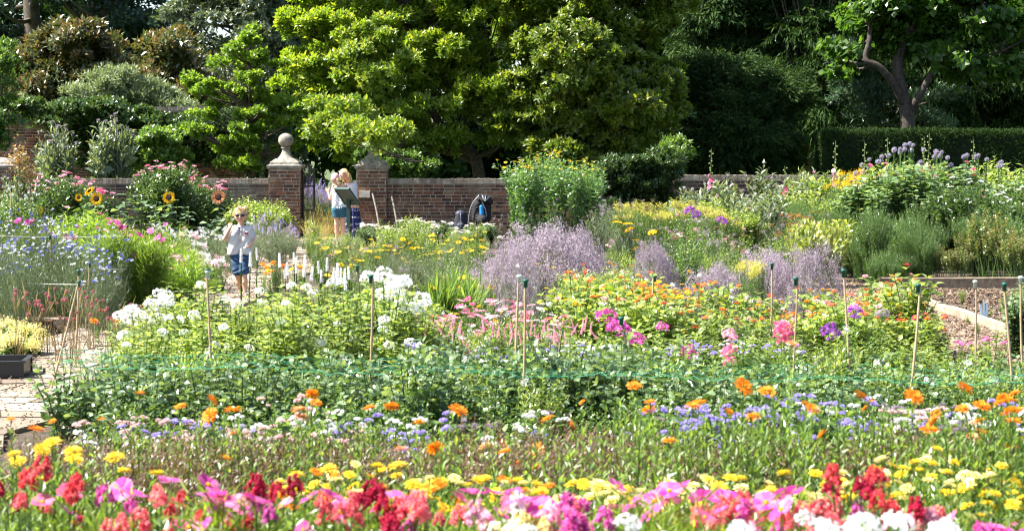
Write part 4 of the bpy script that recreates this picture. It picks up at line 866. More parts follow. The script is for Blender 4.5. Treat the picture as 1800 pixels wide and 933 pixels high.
# -- orange marigolds
OR = [(240, 690), (331, 706), (383, 700), (396, 724), (427, 716), (557, 692), (556, 706), (72, 754), (27, 737), (100, 737), (390, 801), (403, 760), (176, 738), (636, 720), (650, 714), (780, 714), (769, 740), (757, 787), (880, 780), (905, 787), (921, 793), (907, 815), (931, 812), (957, 736), (1001, 745), (1096, 671), (1020, 704), (1127, 701), (1148, 719), (1195, 707), (1233, 710), (1296, 674), (1337, 686), (1185, 772), (1315, 734), (1361, 731), (1376, 688), (1405, 703), (1420, 713), (1437, 754), (1290, 727), (1539, 690), (1525, 704), (1526, 716), (1597, 687), (1640, 722), (1643, 757), (1674, 721), (1660, 732), (1730, 684), (1735, 705), (1755, 697), (1775, 692), (1757, 720), (1776, 719), (1722, 740), (1735, 760), (1742, 785), (1705, 770), (1788, 775), (1520, 787), (1790, 745), (1748, 708), (1790, 690), (668, 862), (620, 866)]
for i, (x, y) in enumerate(OR):
    sm = .6 if (x, y) in [(27, 737), (100, 737), (403, 760), (176, 738), (1020, 704), (1290, 727), (1376, 688), (1525, 704), (1526, 716), (1520, 787), (931, 812)] else 1
    at('cal', x, y, R5.uniform(5.9, 7.0), 'orange_marigold', 'orange pot marigold with one open bloom', 'flower', 'orange marigolds behind the front border', fl=['cal_orange'], nf=1, fs=sm * R5.uniform(.68, 1.02), r=R5, alltop=True, face=R5.uniform(-.3, 1.1), wide=.7)
for (x, y) in [(516, 720), (524, 735), (735, 787), (848, 784), (1380, 600), (1708, 768)]:
    at('cal', x, y, 6.4, 'apricot_marigold', 'faded apricot pot marigold', 'flower', 'apricot marigolds', fl=['cal_apricot'], nf=1, fs=.9, r=R5, alltop=True, face=.3, wide=.7)
band('cal', 84, -40, 1840, [(0, 800), (120, 780), (330, 770), (700, 790), (1060, 760), (1300, 740), (1840, 740)], 5.7, 7.0, 'budding_marigold', 'pot marigold in bud with upright pale green leaves *', 'flower', 'marigolds in bud', ZF, 6, 34)
# -- ageratum and brown seed heads
ZA = [(330, 'left of the leftmost tall cane'), (700, 'between the leftmost tall cane and the next'), (1100, 'around the foot of the pair of canes'), (1480, 'in front of the phlox with magenta heads'), (9999, 'towards the right edge')]
band('seedf', 150, 40, 1740, [(60, 752), (400, 755), (700, 762), (1000, 745), (1300, 762), (1700, 755)], 6.1, 7.8, 'seed_stalk_plant', 'dry brownish clump of tiny seed heads', 'plant', 'brown seeding clumps', ZA, 7, 26, drop=22)
for (xa, xb, c, n) in ((200, 460, ['age_lavender', 'age_blush'], 13), (380, 640, ['age_white', 'age_blush'], 17), (600, 780, ['age_lavender', 'age_white'], 15), (850, 960, ['age_white', 'age_mauve'], 6), (1190, 1440, ['age_lavender'], 20), (940, 1200, ['age_lavender', 'age_mauve'], 6), (1440, 1530, ['age_white', 'age_lavender'], 8), (1560, 1700, ['age_blush', 'age_mauve', 'age_white'], 14), (1600, 1830, ['age_white', 'age_lavender'], 14), (150, 260, ['age_white', 'age_blush'], 6)):
    band('agef', int(n * .8), xa, xb, 752 if xa < 1100 else 722, 7.1, 8.3, 'ageratum', ('lilac' if c[0] == 'age_lavender' else 'white or pinkish') + ' floss flower with fluffy round heads', 'flower', 'floss flowers', ZA, int(xa) % 17, 44, fl=c, nf=4, fs=.9)
# -- dark glossy aster row held by green netting
ZG = [(250, 'beside the stone path'), (640, 'below the white phlox'), (1000, 'below the pink speedwell and pair of canes'), (1400, 'below the magenta and pink phlox'), (9999, 'below the orange red zinnias')]
band('aster', 74, 95, 1840, [(95, 660), (200, 618), (640, 610), (800, 605), (1200, 625), (1840, 640)], 8.9, 10.3, 'netted_aster', 'bushy aster in bud with glossy blue green leaves *', 'plant', 'asters in bud held by the green netting', ZG, 8, 30, drop=34, wide=1.1)
band('limef', 20, 200, 1840, 628, 9.0, 10.4, 'green_perennial', 'light green plant poking up between the netted asters', 'plant', 'light green plants in the netting', None, 81, 44, drop=24, fl=['spr_white'], nf=1, fs=.5)
band('phloxf', 18, 700, 1840, 615, 9.8, 10.5, 'green_perennial', 'leafy phlox in bud between the netted asters', 'plant', 'budded phlox in the netting', None, 82, 40)
band('mixf', 30, 180, 1840, 690, 8.4, 8.9, 'netted_aster', 'low leafy aster in bud on the near side of the netting *', 'plant', 'asters in bud held by the green netting', ZG, 9, 20)
# -- second row: white phlox left
for (x, y, n) in [(240, 545, 3), (275, 520, 2), (300, 530, 3), (345, 500, 2), (250, 560, 3), (385, 528, 2), (410, 530, 3), (700, 500, 4), (705, 520, 4), (722, 545, 4), (728, 500, 2), (678, 490, 2), (740, 545, 2), (655, 545, 3), (640, 555, 3), (520, 495, 2), (505, 500, 2), (480, 595, 1), (590, 500, 2), (610, 500, 1), (560, 510, 1), (470, 512, 2), (450, 525, 2), (695, 535, 4), (235, 590, 1)]:
    at('phloxl', x, y, R5.uniform(11.6, 13.2), 'white_phlox', 'white border phlox with big domed heads ' + ('left of the leftmost tall cane' if x < 365 else 'right of the leftmost tall cane' if x < 560 else 'behind the second tall cane'), 'flower', 'white phlox clumps', fl=['phl_white'], nf=n if x > 660 or x < 320 else 1, fs=R5.uniform(.85, 1.2) if x > 660 or x < 320 else .75, r=R5)
band('phloxl', 44, 200, 770, [(200, 595), (300, 548), (500, 530), (770, 540)], 10.8, 13.4, 'phlox_clump', 'pale green leafy phlox clump not yet in bloom among the white phlox', 'flower', 'green phlox clumps', None, 10, 30, drop=34)
band('phloxl', 24, 215, 760, 585, 10.6, 11.6, 'white_phlox', 'white phlox with a small head low in the bed', 'flower', 'white phlox clumps', None, 80, 50, fl=['phl_white'], nf=1, fs=.62)
band('mixf', 8, 190, 420, 600, 10.6, 11.2, 'phlox_clump', 'shorter green clump at the path side of the white phlox', 'flower', 'green phlox clumps', None, 11, 20)
# middle: pink mix, speedwell
band('mixf', 34, 720, 1020, [(720, 560), (860, 535), (1020, 560)], 12.6, 15.0, 'pink_yarrow', 'loose clump with flat pink flower heads left of the pair of canes', 'flower', 'pink yarrow clumps', None, 12, 30, drop=36, fl=['plt_pink', 'plt_rose', 'plt_pink', 'plt_white'], nf=6, fs=.75)
band('veron', 17, 740, 1040, 588, 10.8, 12.2, 'pink_speedwell', 'speedwell with slender pale pink spikes behind the netted asters', 'flower', 'pink speedwells', None, 13, 24, fl=['spk_pink'], nf=3, fs=.62)
band('agef', 26, 740, 1420, 608, 10.6, 11.8, 'small_blue_aster', 'low clump of tiny pale blue flowers behind the netted asters', 'flower', 'small blue clumps', None, 14, 16, fl=['age_lavender', 'age_white'], nf=5, fs=.8)
band('limef', 26, 740, 1060, 575, 11.5, 13.5, 'green_perennial', 'light green perennial between the white phlox and the zinnias', 'plant', 'light green perennials', None, 15, 26)
# zinnias
ZZ = [(1200, 'behind the leaning dark cane'), (1400, 'between the two middle right canes'), (9999, 'beside the bark path')]
band('zinf', 76, 1000, 1660, [(1000, 500), (1100, 490), (1300, 530), (1400, 540), (1480, 515), (1600, 525), (1660, 570)], 12.4, 15.2, 'orange_zinnia', 'leafy yellow green zinnia with small orange red blooms *', 'flower', 'orange red zinnias', ZZ, 16, 30, drop=44, fl=['zin_orangered', 'zin_orangered', 'zin_red', 'zin_pink'], nf=3, fs=.95)
band('phloxl', 36, 1000, 1680, [(1000, 580), (1300, 590), (1600, 600), (1680, 620)], 11.0, 12.6, 'green_perennial', 'yellow green leafy clump below the zinnias', 'plant', 'yellow green clumps below the zinnias', None, 17, 20)
band('gold', 5, 1130, 1190, 505, 13.5, 14.5, 'yellow_yarrow', 'yellow flat headed clump among the zinnias', 'flower', 'yellow clumps', None, 18, 10, fl=['plt_gold'], nf=6, fs=.8)
for (x, y, c, s, lab) in [(1070, 560, 'magenta', 1.25, 'large magenta phlox head left of the dark leaning cane'), (1127, 602, 'magenta', .95, 'magenta phlox head just right of the dark leaning cane'), (1160, 578, 'magenta', .8, 'small magenta phlox head below the yellow flowers'), (1203, 624, 'magenta', 1.0, 'low wide magenta phlox head in front of the zinnias'), (1290, 594, 'pink', .9, 'pale pink phlox head left of the tall rose one'), (1283, 622, 'rose', 1.0, 'rose pink phlox head sitting low above the netting'), (1380, 580, 'rose', 1.15, 'tall rose pink phlox touching the cane behind the asters'), (1388, 602, 'rose', .95, 'lower rose pink phlox right of the tall one'), (1457, 588, 'violet', 1.1, 'violet phlox head left of the cane by the bark path'), (1498, 553, 'violet', .85, 'small violet phlox right of the cane'), (1538, 554, 'mauve', .85, 'pale mauve phlox head among the zinnias'), (1430, 660, 'crimson', .6, 'dark crimson bloom low in the netting'), (1290, 640, 'rose', .8, 'rose pink phlox head half sunk in the asters')]:
    D = 10.7; at('phloxf', x, y, D, 'phlox', lab, 'flower', 'coloured phlox above the netting', fl=['phl_' + (c if c != 'crimson' else 'magenta')], nf=2 if s > 1.1 else 1, fs=s, r=R5, alltop=True, wide=.6)
# -- canes with caps, netting and twine
CAP = {'green': plain('green_cap', (.01, .09, .06), .35), 'white': plain('white_cap', (.6, .68, .62), .4)}
CANE = leafmat('bamboo', [(.30, .20, .11), (.42, .30, .18), (.5, .38, .25)], t=0, rough=.5, var=.3)
DCANE = leafmat('dark_bamboo', [(.07, .05, .05), (.12, .09, .08)], t=0, rough=.5, var=0)
CN = [(365, 480, 370, 735, 10, 'white', 'bamboo cane with pale cap in front of the white phlox left part'), (628, 470, 633, 560, 13, 'green', 'thin dark cane among the white phlox'), (652, 488, 651, 695, 10, 'green', 'bamboo cane in front of the white phlox right part'), (913, 488, 903, 715, 10.1, 'white', 'left and paler capped cane of the close pair'), (924, 496, 913, 738, 9.7, 'green', 'right and green capped cane of the close pair'), (1092, 562, 1117, 700, 10, 'green', 'dark leaning cane beside the largest magenta phlox'), (1151, 488, 1143, 600, 13, 'green', 'cane by the yellow flowers among the zinnias'), (1357, 466, 1354, 590, 13, 'green', 'cane left of the rose phlox standing behind it'), (1399, 492, 1397, 675, 10, 'green', 'grey cane right beside the tall rose phlox'), (1483, 478, 1491, 680, 10, 'green', 'cane between the violet phlox heads'), (1614, 504, 1594, 735, 9.6, 'green', 'leaning cane at the near end of the bark path'), (1714, 497, 1715, 620, 12, 'white', 'white capped upright cane in front of the bark path'), (1766, 502, 1778, 715, 10, 'green', 'cane in front of the timber edging near the right edge'), (1794, 490, 1799, 590, 11, 'white', 'cane cut by the right edge of the view'), (139, 497, 95, 650, 12.6, 'green', 'cane leaning left beside the stone path'), (138, 478, 133, 605, 14, 'green', 'upright cane touching the leaning one by the path'), (224, 398, 228, 548, 19.5, 'green', 'cane in front of the feathery cosmos'), (88, 416, 88, 545, 18.5, 'green', 'cane within the cornflowers'), (158, 465, 150, 565, 17, 'green', 'thin leaning cane right of the cornflowers'), (20, 333, 22, 420, 22, 'green', 'cane at the left edge below the tan plume')]
for (xa, ya, xb, yb, D, cp, lab) in CN:
    p0 = W(xa, ya, D); p1 = W(xb, yb, D); k = p0[2] / max(.05, (p0[2] - p1[2])); pb = p0 + (p1 - p0) * k; pb = np.array([pb[0], D, -.05])
    t = thing('bamboo_cane', lab, 'cane', pb, 0, 'bamboo canes with rubber caps'); q = p0 - pb
    mb = MB(); n = 40; tt_ = np.linspace(0, 1, n); pts = q * tt_[:, None] + np.c_[np.sin(tt_ * 3 + xa) * R5.uniform(.004, .016), np.zeros(n), np.zeros(n)]; rr = .0088 * R5.uniform(.85, 1.15) * (1 - .3 * tt_) * (1 + .35 * ((np.arange(n) + xa) % int(R5.uniform(6, 9)) == 0))
    if D > 15: rr = rr * 1.15
    dark = xa in (628, 1092, 1399); tube(mb, pts, rr * (.8 if dark else 1), 7, a=np.repeat(rng.random(n) * .8, 7) if False else .5); link('cane', mb.mesh('cane', [DCANE if dark and xa != 1399 else CANE]), t)
    mb = MB(); lathe(mb, [(0, -.035), (.011, -.03), (.012, 0), (.016, .003), (.017, .014), (.010, .018), (0, .018)], 10, q); link('cap', mb.mesh('cap', [CAP[cp]]), t)
    if xa == 365:
        mb = MB(); lathe(mb, [(0, .0185), (.018, .0185), (.018, .025), (0, .027)], 10, q); link('cap', mb.mesh('cap', [CAP['green']]), t)
NET = plain('green_net', (.02, .22, .11), .5)
mb = MB(); r = np.random.default_rng(77)
def netline(pa, pb, sag, n=44, rad=.0015):
    pa, pb = np.array(pa), np.array(pb); tt_ = np.linspace(0, 1, n)[:, None]; p = pa * (1 - tt_) + pb * tt_; p[:, 2] -= sag * np.sin(tt_[:, 0] * math.pi * 5) ** 2; p += r.normal(size=p.shape) * [.01, .02, .007]; tube(mb, p, rad, 3, sm=False, cap=False); return p
rows = []
for k in range(7):
    D = 8.9 + k * .24; rows.append(netline(W(105, 640 - k * 4, D + .2), W(1830, 672 - k * 4, D), .02, 150, (.0022 if k in (0, 6) else .0012)))
for k in range(0, 150, 1):
    for a in range(6):
        if r.random() < .2: p = np.array([rows[a][k], rows[a + 1][min(149, max(0, k + int(r.integers(-1, 2))))]]); tube(mb, p, .0013, 3, sm=False, cap=False)
tag(link('plant_netting', mb.mesh('plant_netting', [NET])), 'stretched green plastic netting through the asters between the canes', 'netting')
TW = plain('white_twine', (.75, .75, .7), .7)
for (xa, ya, Da, xb, yb, Db, lab) in ((0, 415, 18.3, 226, 415, 19.4, 'upper white twine stretched across the cosmos to the cane'), (150, 470, 17.2, 226, 473, 19.4, 'lower pale twine from the cornflowers to the cane'), (0, 494, 18, 150, 500, 17, 'pale twine tied through the cornflowers')):
    mb = MB(); a, b = W(xa, ya, Da), W(xb, yb, Db); c = bez(a, (a + b) / 2 - [0, 0, .02], b, 14); tube(mb, c, .0032, 4, sm=False); tag(link('twine', mb.mesh('twine', [TW])), lab, 'twine', 'twines between the left canes')

# -- left side
at('hydra', 28, 566, 14.9, 'hydrangea', 'hydrangea with faded cream heads beside the black tray', 'shrub', fl=['phl_white'], nf=0)
for (x, y, D) in [(5, 562, 15.2), (45, 572, 14.8), (20, 590, 14.4), (56, 600, 14.7), (-20, 580, 14.6)]:
    at('hydra', x, y, D, 'hydrangea', 'low hydrangea with faded cream heads at the left edge above the black tray', 'shrub', 'hydrangeas at the left edge', fl=['spr_cream'] if 'spr_cream' in FM else ['spr_white'], nf=14, fs=.8, r=R5, wide=1.1)
band('drumf', 13, 20, 240, [(20, 495), (240, 520)], 13.6, 15.4, 'drumstick_allium', 'drumstick allium with small brownish pink heads beside the leaning cane', 'flower', 'drumstick alliums', None, 19, 24, fl=['drum'], nf=5, fs=1.1)
band('cornf', 40, -40, 215, [(0, 385), (120, 400), (200, 440)], 16.5, 19.5, 'cornflower', 'grey green cornflower with blue and white blooms at the left', 'flower', 'cornflowers', None, 20, 30, drop=85, fl=['corn_blue', 'corn_pale', 'corn_blue', 'corn_white', 'corn_pale'], nf=10, fs=1.0)
band('cosmo', 40, 50, 372, [(50, 395), (150, 380), (250, 400), (330, 440), (400, 480)], 19.6, 23.5, 'cosmos', 'tall feathery cosmos bush behind the twine', 'flower', 'tall feathery cosmos', None, 21, 26, drop=60, fl=['cos_magenta', 'cos_rose', 'cos_pink'], nf=1, fs=1.0, wide=1.9)
band('cosmo', 16, 150, 340, [(150, 440), (340, 460)], 19.4, 20.4, 'cosmos', 'feathery cosmos along the near side of the cosmos bush', 'flower', 'tall feathery cosmos', None, 22, 24, wide=1.8)
for (x, y) in [(48, 378), (56, 384), (75, 382), (186, 383), (200, 400), (208, 392), (215, 398), (240, 443), (257, 447), (265, 405), (272, 412), (280, 416), (85, 395), (92, 405), (96, 410), (126, 410), (106, 448), (250, 398), (200, 382), (82, 408)]:
    at('cosmo', x, y, 19.4, 'cosmos', 'cosmos stem topped with one vivid magenta bloom above the feathery bush', 'flower', 'tall cosmos in bloom', fl=['cos_magenta'], nf=1, fs=1.15, r=R5, face=.8, alltop=True, wide=.9)
band('mixf', 22, 250, 388, [(240, 455), (340, 430), (420, 445)], 21.2, 25.5, 'white_pink_phlox', 'airy clump of small white and blush flowers left of the boy', 'flower', 'white and blush clumps', None, 23, 26, drop=40, fl=['spr_white', 'spr_pink', 'spr_white'], nf=7, fs=.75)
band('greyf', 14, 270, 430, [(270, 400), (430, 405)], 25, 29, 'white_daisy_clump', 'grey green mound dotted with tiny white daisies behind the boy', 'flower', 'tiny white daisy mounds', None, 24, 22, fl=['spr_white'], nf=7, fs=.6)
band('greyf', 16, 425, 520, [(425, 400), (470, 385), (520, 405)], 26, 31, 'catmint', 'lavender flowered catmint mound between the boy and the gate pier', 'flower', 'catmint mounds', None, 25, 16, fl=['spr_mauve', 'spk_lavender'], nf=7, fs=.6, wide=1.1)
band('yelf', 8, 400, 500, [(400, 352), (440, 345), (500, 365)], 32, 35.5, 'leafy_shrub', 'round leaved light green bush against the wall left of the gate pier', 'shrub', 'light green bushes left of the pier', None, 26, 10, wide=.9)
band('shrubf', 9, 55, 190, [(55, 312), (120, 300), (190, 330)], 32.5, 35.5, 'pink_spiraea', 'shrub with flat pink flower clusters at the left part of the wall', 'shrub', 'pink flowering shrubs at the wall', None, 27, 14, fl=['plt_pink', 'plt_pink', 'plt_rose'], nf=6, fs=1.25, wide=.85)
band('shrubf', 9, 250, 385, [(250, 278), (300, 275), (385, 318)], 32.5, 35.5, 'pink_spiraea', 'shrub with flat pink flower clusters between the two large sunflowers', 'shrub', 'pink flowering shrubs at the wall', None, 28, 14, fl=['plt_pink', 'plt_pink', 'plt_rose'], nf=6, fs=1.25, wide=.85)
band('thick', 5, 75, 130, [(75, 222), (110, 214), (130, 230)], 39.5, 41, 'giant_thistle', 'tall grey thistle with purple tufts standing above the wall on the left', 'thistle', 'tall thistles', None, 29, 8, fl=['thi'], nf=5, fs=1.6, wide=.5)
band('thick', 5, 175, 230, [(175, 200), (210, 196), (230, 225)], 39.5, 41, 'giant_thistle', 'taller grey thistle with pale tufts rising left of the yellow green shrub', 'thistle', 'tall thistles', None, 30, 8, fl=['thi'], nf=5, fs=1.6, wide=.5)
at('thick', 36, 258, 29.5, 'plume_poppy', 'tall stem with a tan fluffy seed plume at the left edge', 'flower', fl=['spr_dusky'], nf=0, wide=.3)
FM['plume'] = [fl_spray(np.random.default_rng(5), 420, .17, .02, 1.6).mesh('plume', [G['plume']])]
for (x, y) in ((33, 275), (52, 300)):
    p = W(x, y, 29.4); t = thing('plume_poppy', 'tan feathery plume on a bare stalk ' + ('nearest the left edge' if x < 40 else 'leaning right of the taller one'), 'flower', (p[0], 29.4, 0), 0, 'tan plumes')
    mb = MB(); tube(mb, bez((0, 0, 0), (.02, 0, .8), (0, 0, p[2]), 8), .012, 5); link('stem', mb.mesh('stem', [G['dry']]), t); link('plume', FM['plume'][0], t, loc=(0, 0, p[2] - .05), sc=1.0 if x < 40 else .7)
# sunflowers
DISK = plain('sunflower_disk', (.02, .008, .004), .95, nscale=120, col2=(.08, .03, .012), bump=1)
def sunflower(x, y, D, s, label, pet='yellow', facing=(0, .1)):
    p = W(x, y, D); t = thing('sunflower', label, 'flower', (p[0], D, 0), 0, 'sunflowers'); me, tips, ph = R5.choice(KIND['sunf'][0]); k = (p[2]) / ph
    link('foliage', me, t, R=(0, 0, R5.uniform(0, 6)), sc=(k, k, k * .97))
    h = link('flower_head', MBs['sun_' + pet], t, loc=(0, -.07, p[2]), R=(math.radians(80) + facing[1], 0, facing[0]), sc=s)
    link('disk', MBs['disk'], h)
MBs = {'sun_yellow': fl_sun(rng).mesh('flower_head', [petal('sunflower_petal', [(.85, .42, .005), (.88, .55, .01)])]), 'sun_bronze': fl_sun(rng).mesh('flower_head', [petal('bronze_sunflower_petal', [(.55, .2, .08), (.75, .38, .2)])])}
mb = MB(); lathe(mb, [(0, -.02), (.05, -.02), (.063, 0), (.058, .014), (.03, .02), (0, .017)], 24); MBs['disk'] = mb.mesh('disk', [DISK])
for a in [(171, 349, 30.5, .85, 'large round sunflower facing us in front of the left wall'), (158, 335, 31, .75, 'drooping sunflower seen edge on just above the large one', 'yellow', (1.2, .9)), (140, 347, 31.5, .55, 'small sunflower left of the large round one'), (298, 347, 30.5, .85, 'sunflower with yellow rays right of the wall gap, left of the bronze one'), (385, 346, 30.5, .95, 'bronze and pink rayed sunflower left of the gate pier', 'bronze'), (34, 367, 29.5, .6, 'small sunflower low at the left below the tan plume'), (34, 358, 30, .45, 'tiny half open sunflower above the small low one', 'yellow', (.8, .3)), (71, 369, 29.5, .55, 'small sunflower above the magenta cosmos')]: sunflower(*a)
band('sunf', 14, 30, 400, [(30, 385), (140, 360), (250, 345), (330, 352), (400, 385)], 28.5, 31.5, 'sunflower_plant', 'sunflower plant with broad leaves and no open bloom below the pink shrubs', 'flower', 'leafy sunflower plants', None, 31, 16, wide=1.3)
band('mixf', 20, 0, 60, 330, 27, 34, 'leafy_perennial', 'mixed green perennial at the left edge below the pier', 'plant', 'green perennials at the left edge', None, 32, 30, fl=['spr_white'], nf=3, fs=.6)
# liatris
for i, (x, y) in enumerate([(419, 440), (440, 449), (453, 437), (496, 450), (519, 445), (508, 465), (524, 460), (536, 468), (540, 452), (564, 462), (578, 457), (595, 470), (546, 475), (601, 473), (605, 480), (616, 472), (586, 478), (565, 478), (500, 470), (590, 490), (610, 492)]):
    at('liat', x, y + 16, 15.2 + (i % 5) * .25, 'white_gayfeather', 'white bottlebrush spike ' + ('in front of the boy' if x < 470 else 'beside the paved path right of the boy'), 'flower', 'white gayfeather spikes', fl=['spk_white'], nf=1, fs=1.0, r=R5, alltop=True, part='flower_spike')
at('fine', 485, 450, 19, 'dark_grass_tuft', 'small dark upright tuft on the path edge right of the boy', 'plant', wide=.35)
band('cal', 7, 455, 540, 462, 20, 24, 'orange_marigold', 'low orange and yellow marigold on the path edge near the pier', 'flower', 'marigolds by the far path', None, 33, 10, fl=['cal_orange', 'cal_yellow'], nf=3, fs=1.1)
band('cal', 5, 165, 225, 555, 16.0, 17.0, 'orange_marigold', 'little orange poppy like bloom by the brick bed corner', 'flower', 'orange blooms by the bed corner', None, 34, 6, fl=['cal_orange'], nf=1, fs=1.1)
at('mixf', 205, 560, 15.0, 'green_perennial', 'low round green plant on mulch beside the brick bed corner', 'plant')
# -- middle field
ZM = [(700, 'between the path and the pink yarrow'), (9999, 'left of the big sea lavender mound')]
band('limef', 34, 535, 860, [(535, 400), (620, 412), (700, 400), (860, 410)], 25, 31, 'green_perennial', 'bright green perennial in the middle bed *', 'plant', 'green perennials in the middle bed', ZM, 35, 28, drop=24)
band('mixf', 26, 545, 860, [(545, 440), (860, 430)], 20, 26, 'yellow_coneflower', 'yellow daisy flowered clump in the middle bed *', 'flower', 'yellow daisy clumps', ZM, 36, 26, drop=30, fl=['dai_gold', 'dai_yellow'], nf=4, fs=1.1)
band('greyf', 24, 640, 860, [(640, 450), (780, 440), (860, 480)], 18, 23, 'grey_perennial', 'fine grey green perennial in the middle bed *', 'plant', 'fine grey perennials', ZM, 37, 32, drop=34)
band('grassf', 12, 770, 870, [(770, 455), (870, 480)], 16.5, 19, 'grass_clump', 'bright green grassy clump left of the big sea lavender mound', 'plant', 'grassy clumps', None, 38, 14, fl=['dai_gold'], nf=1, fs=1.2)
band('mixf', 22, 560, 780, [(560, 490), (780, 505)], 15, 18, 'green_perennial', 'green perennial behind the white phlox', 'plant', 'green perennials behind the white phlox', None, 39, 20)
band('glossf', 22, 630, 880, [(630, 398), (740, 385), (880, 400)], 31, 34.5, 'shasta_daisy', 'white shasta daisy clump in front of the red brick wall', 'flower', 'white daisies below the wall', None, 40, 12, fl=['dai_white'], nf=5, fs=1.35)
band('mixf', 10, 530, 640, [(530, 420), (640, 405)], 31, 34, 'green_perennial', 'green clump at the feet of the girl and woman', 'plant', 'green clumps by the gate', None, 41, 10)
band('drygrass', 8, 540, 600, [(540, 372), (600, 385)], 36, 39, 'pale_grass', 'bleached feathery grass in the gateway beside the girl', 'grass plant', 'pale grasses in the gateway', None, 42, 12, wide=.8)
band('greyf', 20, 528, 592, [(528, 318), (560, 325), (592, 350)], 39.5, 42, 'lavender', 'tall lavender seen through the gateway left of the girl', 'flower', 'lavender beyond the gate', None, 43, 14, fl=['spk_lavender', 'spr_mauve'], nf=22, fs=.95, wide=.9)
band('helen', 10, 885, 1050, [(885, 285), (940, 262), (1000, 268), (1050, 290)], 31.5, 34, 'tall_helenium', 'tall leafy sneezeweed clump with small yellow flowers in front of the magnolia', 'flower', 'tall sneezeweeds', None, 44, 10, fl=['dai_gold'], nf=8, fs=1.0, wide=1.0)
band('greyf', 8, 1040, 1110, [(1040, 350), (1110, 360)], 30.5, 33, 'tall_verbena', 'airy verbena with mauve dots right of the tall sneezeweed', 'flower', 'airy verbenas', None, 45, 14, fl=['spr_mauve'], nf=6, fs=.5)
# sea lavender mounds
band('wisp', 60, 540, 1480, [(540, 400), (860, 400), (1090, 380), (1480, 370)], 19.5, 30, 'airy_perennial', 'airy thin stemmed plant with tiny seed heads', 'plant', 'airy plants of the middle beds', None, 70, 34, drop=60, fl=['seed_brown', 'spr_mauve', 'seed_brown'], nf=7, fs=.45)
band('wisp', 22, 720, 1640, [(720, 540), (1000, 490), (1640, 530)], 12.2, 15, 'airy_perennial', 'airy thin stemmed plant rising among the flowers', 'plant', 'airy plants among the zinnias', None, 71, 40, fl=['seed_brown', 'plt_gold', 'spr_white'], nf=6, fs=.4)
def mound(x, ytop, D, wpx, label, v=0):
    p = W(x, ytop, D); h = p[2]; w = wpx / F * D / 2; fo, bl = MOUND[v]
    t = thing('sea_lavender', label, 'flower', (p[0], D, 0), R5.uniform(0, 6), 'sea lavender mounds'); t.scale = (w / .8, w / .8, h / .80)
    link('foliage', fo, t); link('blossom', bl, t)
mound(962, 394, 18.2, 230, 'largest sea lavender mound with a high mauve dome in the middle of the garden'); mound(900, 425, 17.3, 110, 'low mauve shoulder at the left foot of the largest sea lavender mound', 1)
mound(1020, 404, 18.6, 150, 'small sea lavender mound at the right foot of the largest one', 1); mound(1150, 425, 19.0, 100, 'small round sea lavender mound between the largest and the right hand ones'); mound(1422, 430, 17.8, 130, 'dense purple sea lavender mound beside the start of the bark path', 1)
mound(1350, 440, 18.2, 150, 'greyish sea lavender mound left of the dense purple one'); mound(1262, 466, 16.9, 170, 'low wide sea lavender mound below the mixed bed', 1)
# right middle field
ZR = [(1200, 'behind the small round sea lavender mound'), (1330, 'behind the low wide sea lavender mound'), (9999, 'left of the fine leaved green bushes')]
band('gold', 26, 1088, 1290, [(1088, 365), (1130, 360), (1200, 358), (1290, 372)], 27.5, 30.5, 'goldenrod', 'goldenrod with a hazy yellow top right of the tall sneezeweed', 'flower', 'yellow goldenrods', None, 46, 8, fl=['spr_acid', 'spr_acid', 'seed_brown'], nf=6, fs=1.15)
band('mixf', 50, 1070, 1440, [(1070, 425), (1200, 400), (1440, 425)], 20.5, 27, 'mixed_perennial', 'mixed clump with pink and dusky flowers *', 'flower', 'pink dotted clumps', ZR, 47, 30, drop=34, fl=['spr_pink', 'spr_dusky', 'dai_white', 'spr_mauve'], nf=3, fs=.6)
band('limef', 20, 1080, 1400, [(1080, 440), (1400, 430)], 19.5, 25, 'green_perennial', 'yellow green perennial *', 'plant', 'green perennials of the right bed', ZR, 48, 28, drop=24)
band('limef', 12, 1000, 1110, 470, 15.5, 17.5, 'green_perennial', 'yellow green perennial in front of the largest sea lavender mound', 'plant', 'green perennials of the right bed', None, 49, 16, fl=['zin_red'], nf=1, fs=.8)
for (x, y) in ((1215, 372), (1270, 390), (1222, 380)): at('phloxf', x, y, 25, 'purple_phlox', 'stem with a purple domed head above the mixed bed', 'flower', 'purple heads above the mixed bed', fl=['phl_violet'], nf=1, fs=1.3, r=R5, wide=.4, alltop=True)
band('gold', 3, 1300, 1345, 462, 16, 16.6, 'yellow_yarrow', 'acid yellow flat head clump in front of the greyish sea lavender', 'flower', 'acid yellow clumps', None, 50, 6, fl=['spr_acid'], nf=6, fs=.9, wide=.5)
for (x, y) in ((1108, 395), (1120, 415), (1145, 400), (1118, 436), (1150, 448), (1085, 385), (1105, 388)): at('thick', x, y, 22, 'yellow_yarrow', 'yarrow stalk with one flat yellow plate behind the small sea lavender mound', 'flower', 'flat yellow yarrows', fl=['plt_gold'], nf=1, fs=1.3, r=R5, wide=.2, alltop=True)
band('mixf', 7, 1368, 1420, [(1368, 375), (1420, 375)], 26.5, 28.5, 'dark_coneflower', 'dark bushy clump with bronze daisies left of the gold leaved hosta', 'flower', 'bronze daisy clumps', None, 51, 6, fl=['dai_dusky'], nf=12, fs=.9)
band('hostaf', 11, 1400, 1490, [(1400, 398), (1440, 385), (1490, 395)], 22.5, 26.5, 'gold_hosta', 'yellow green broad leaved clump left of the fine leaved bushes', 'plant', 'gold leaved clumps', None, 52, 20, drop=24, wide=.6)
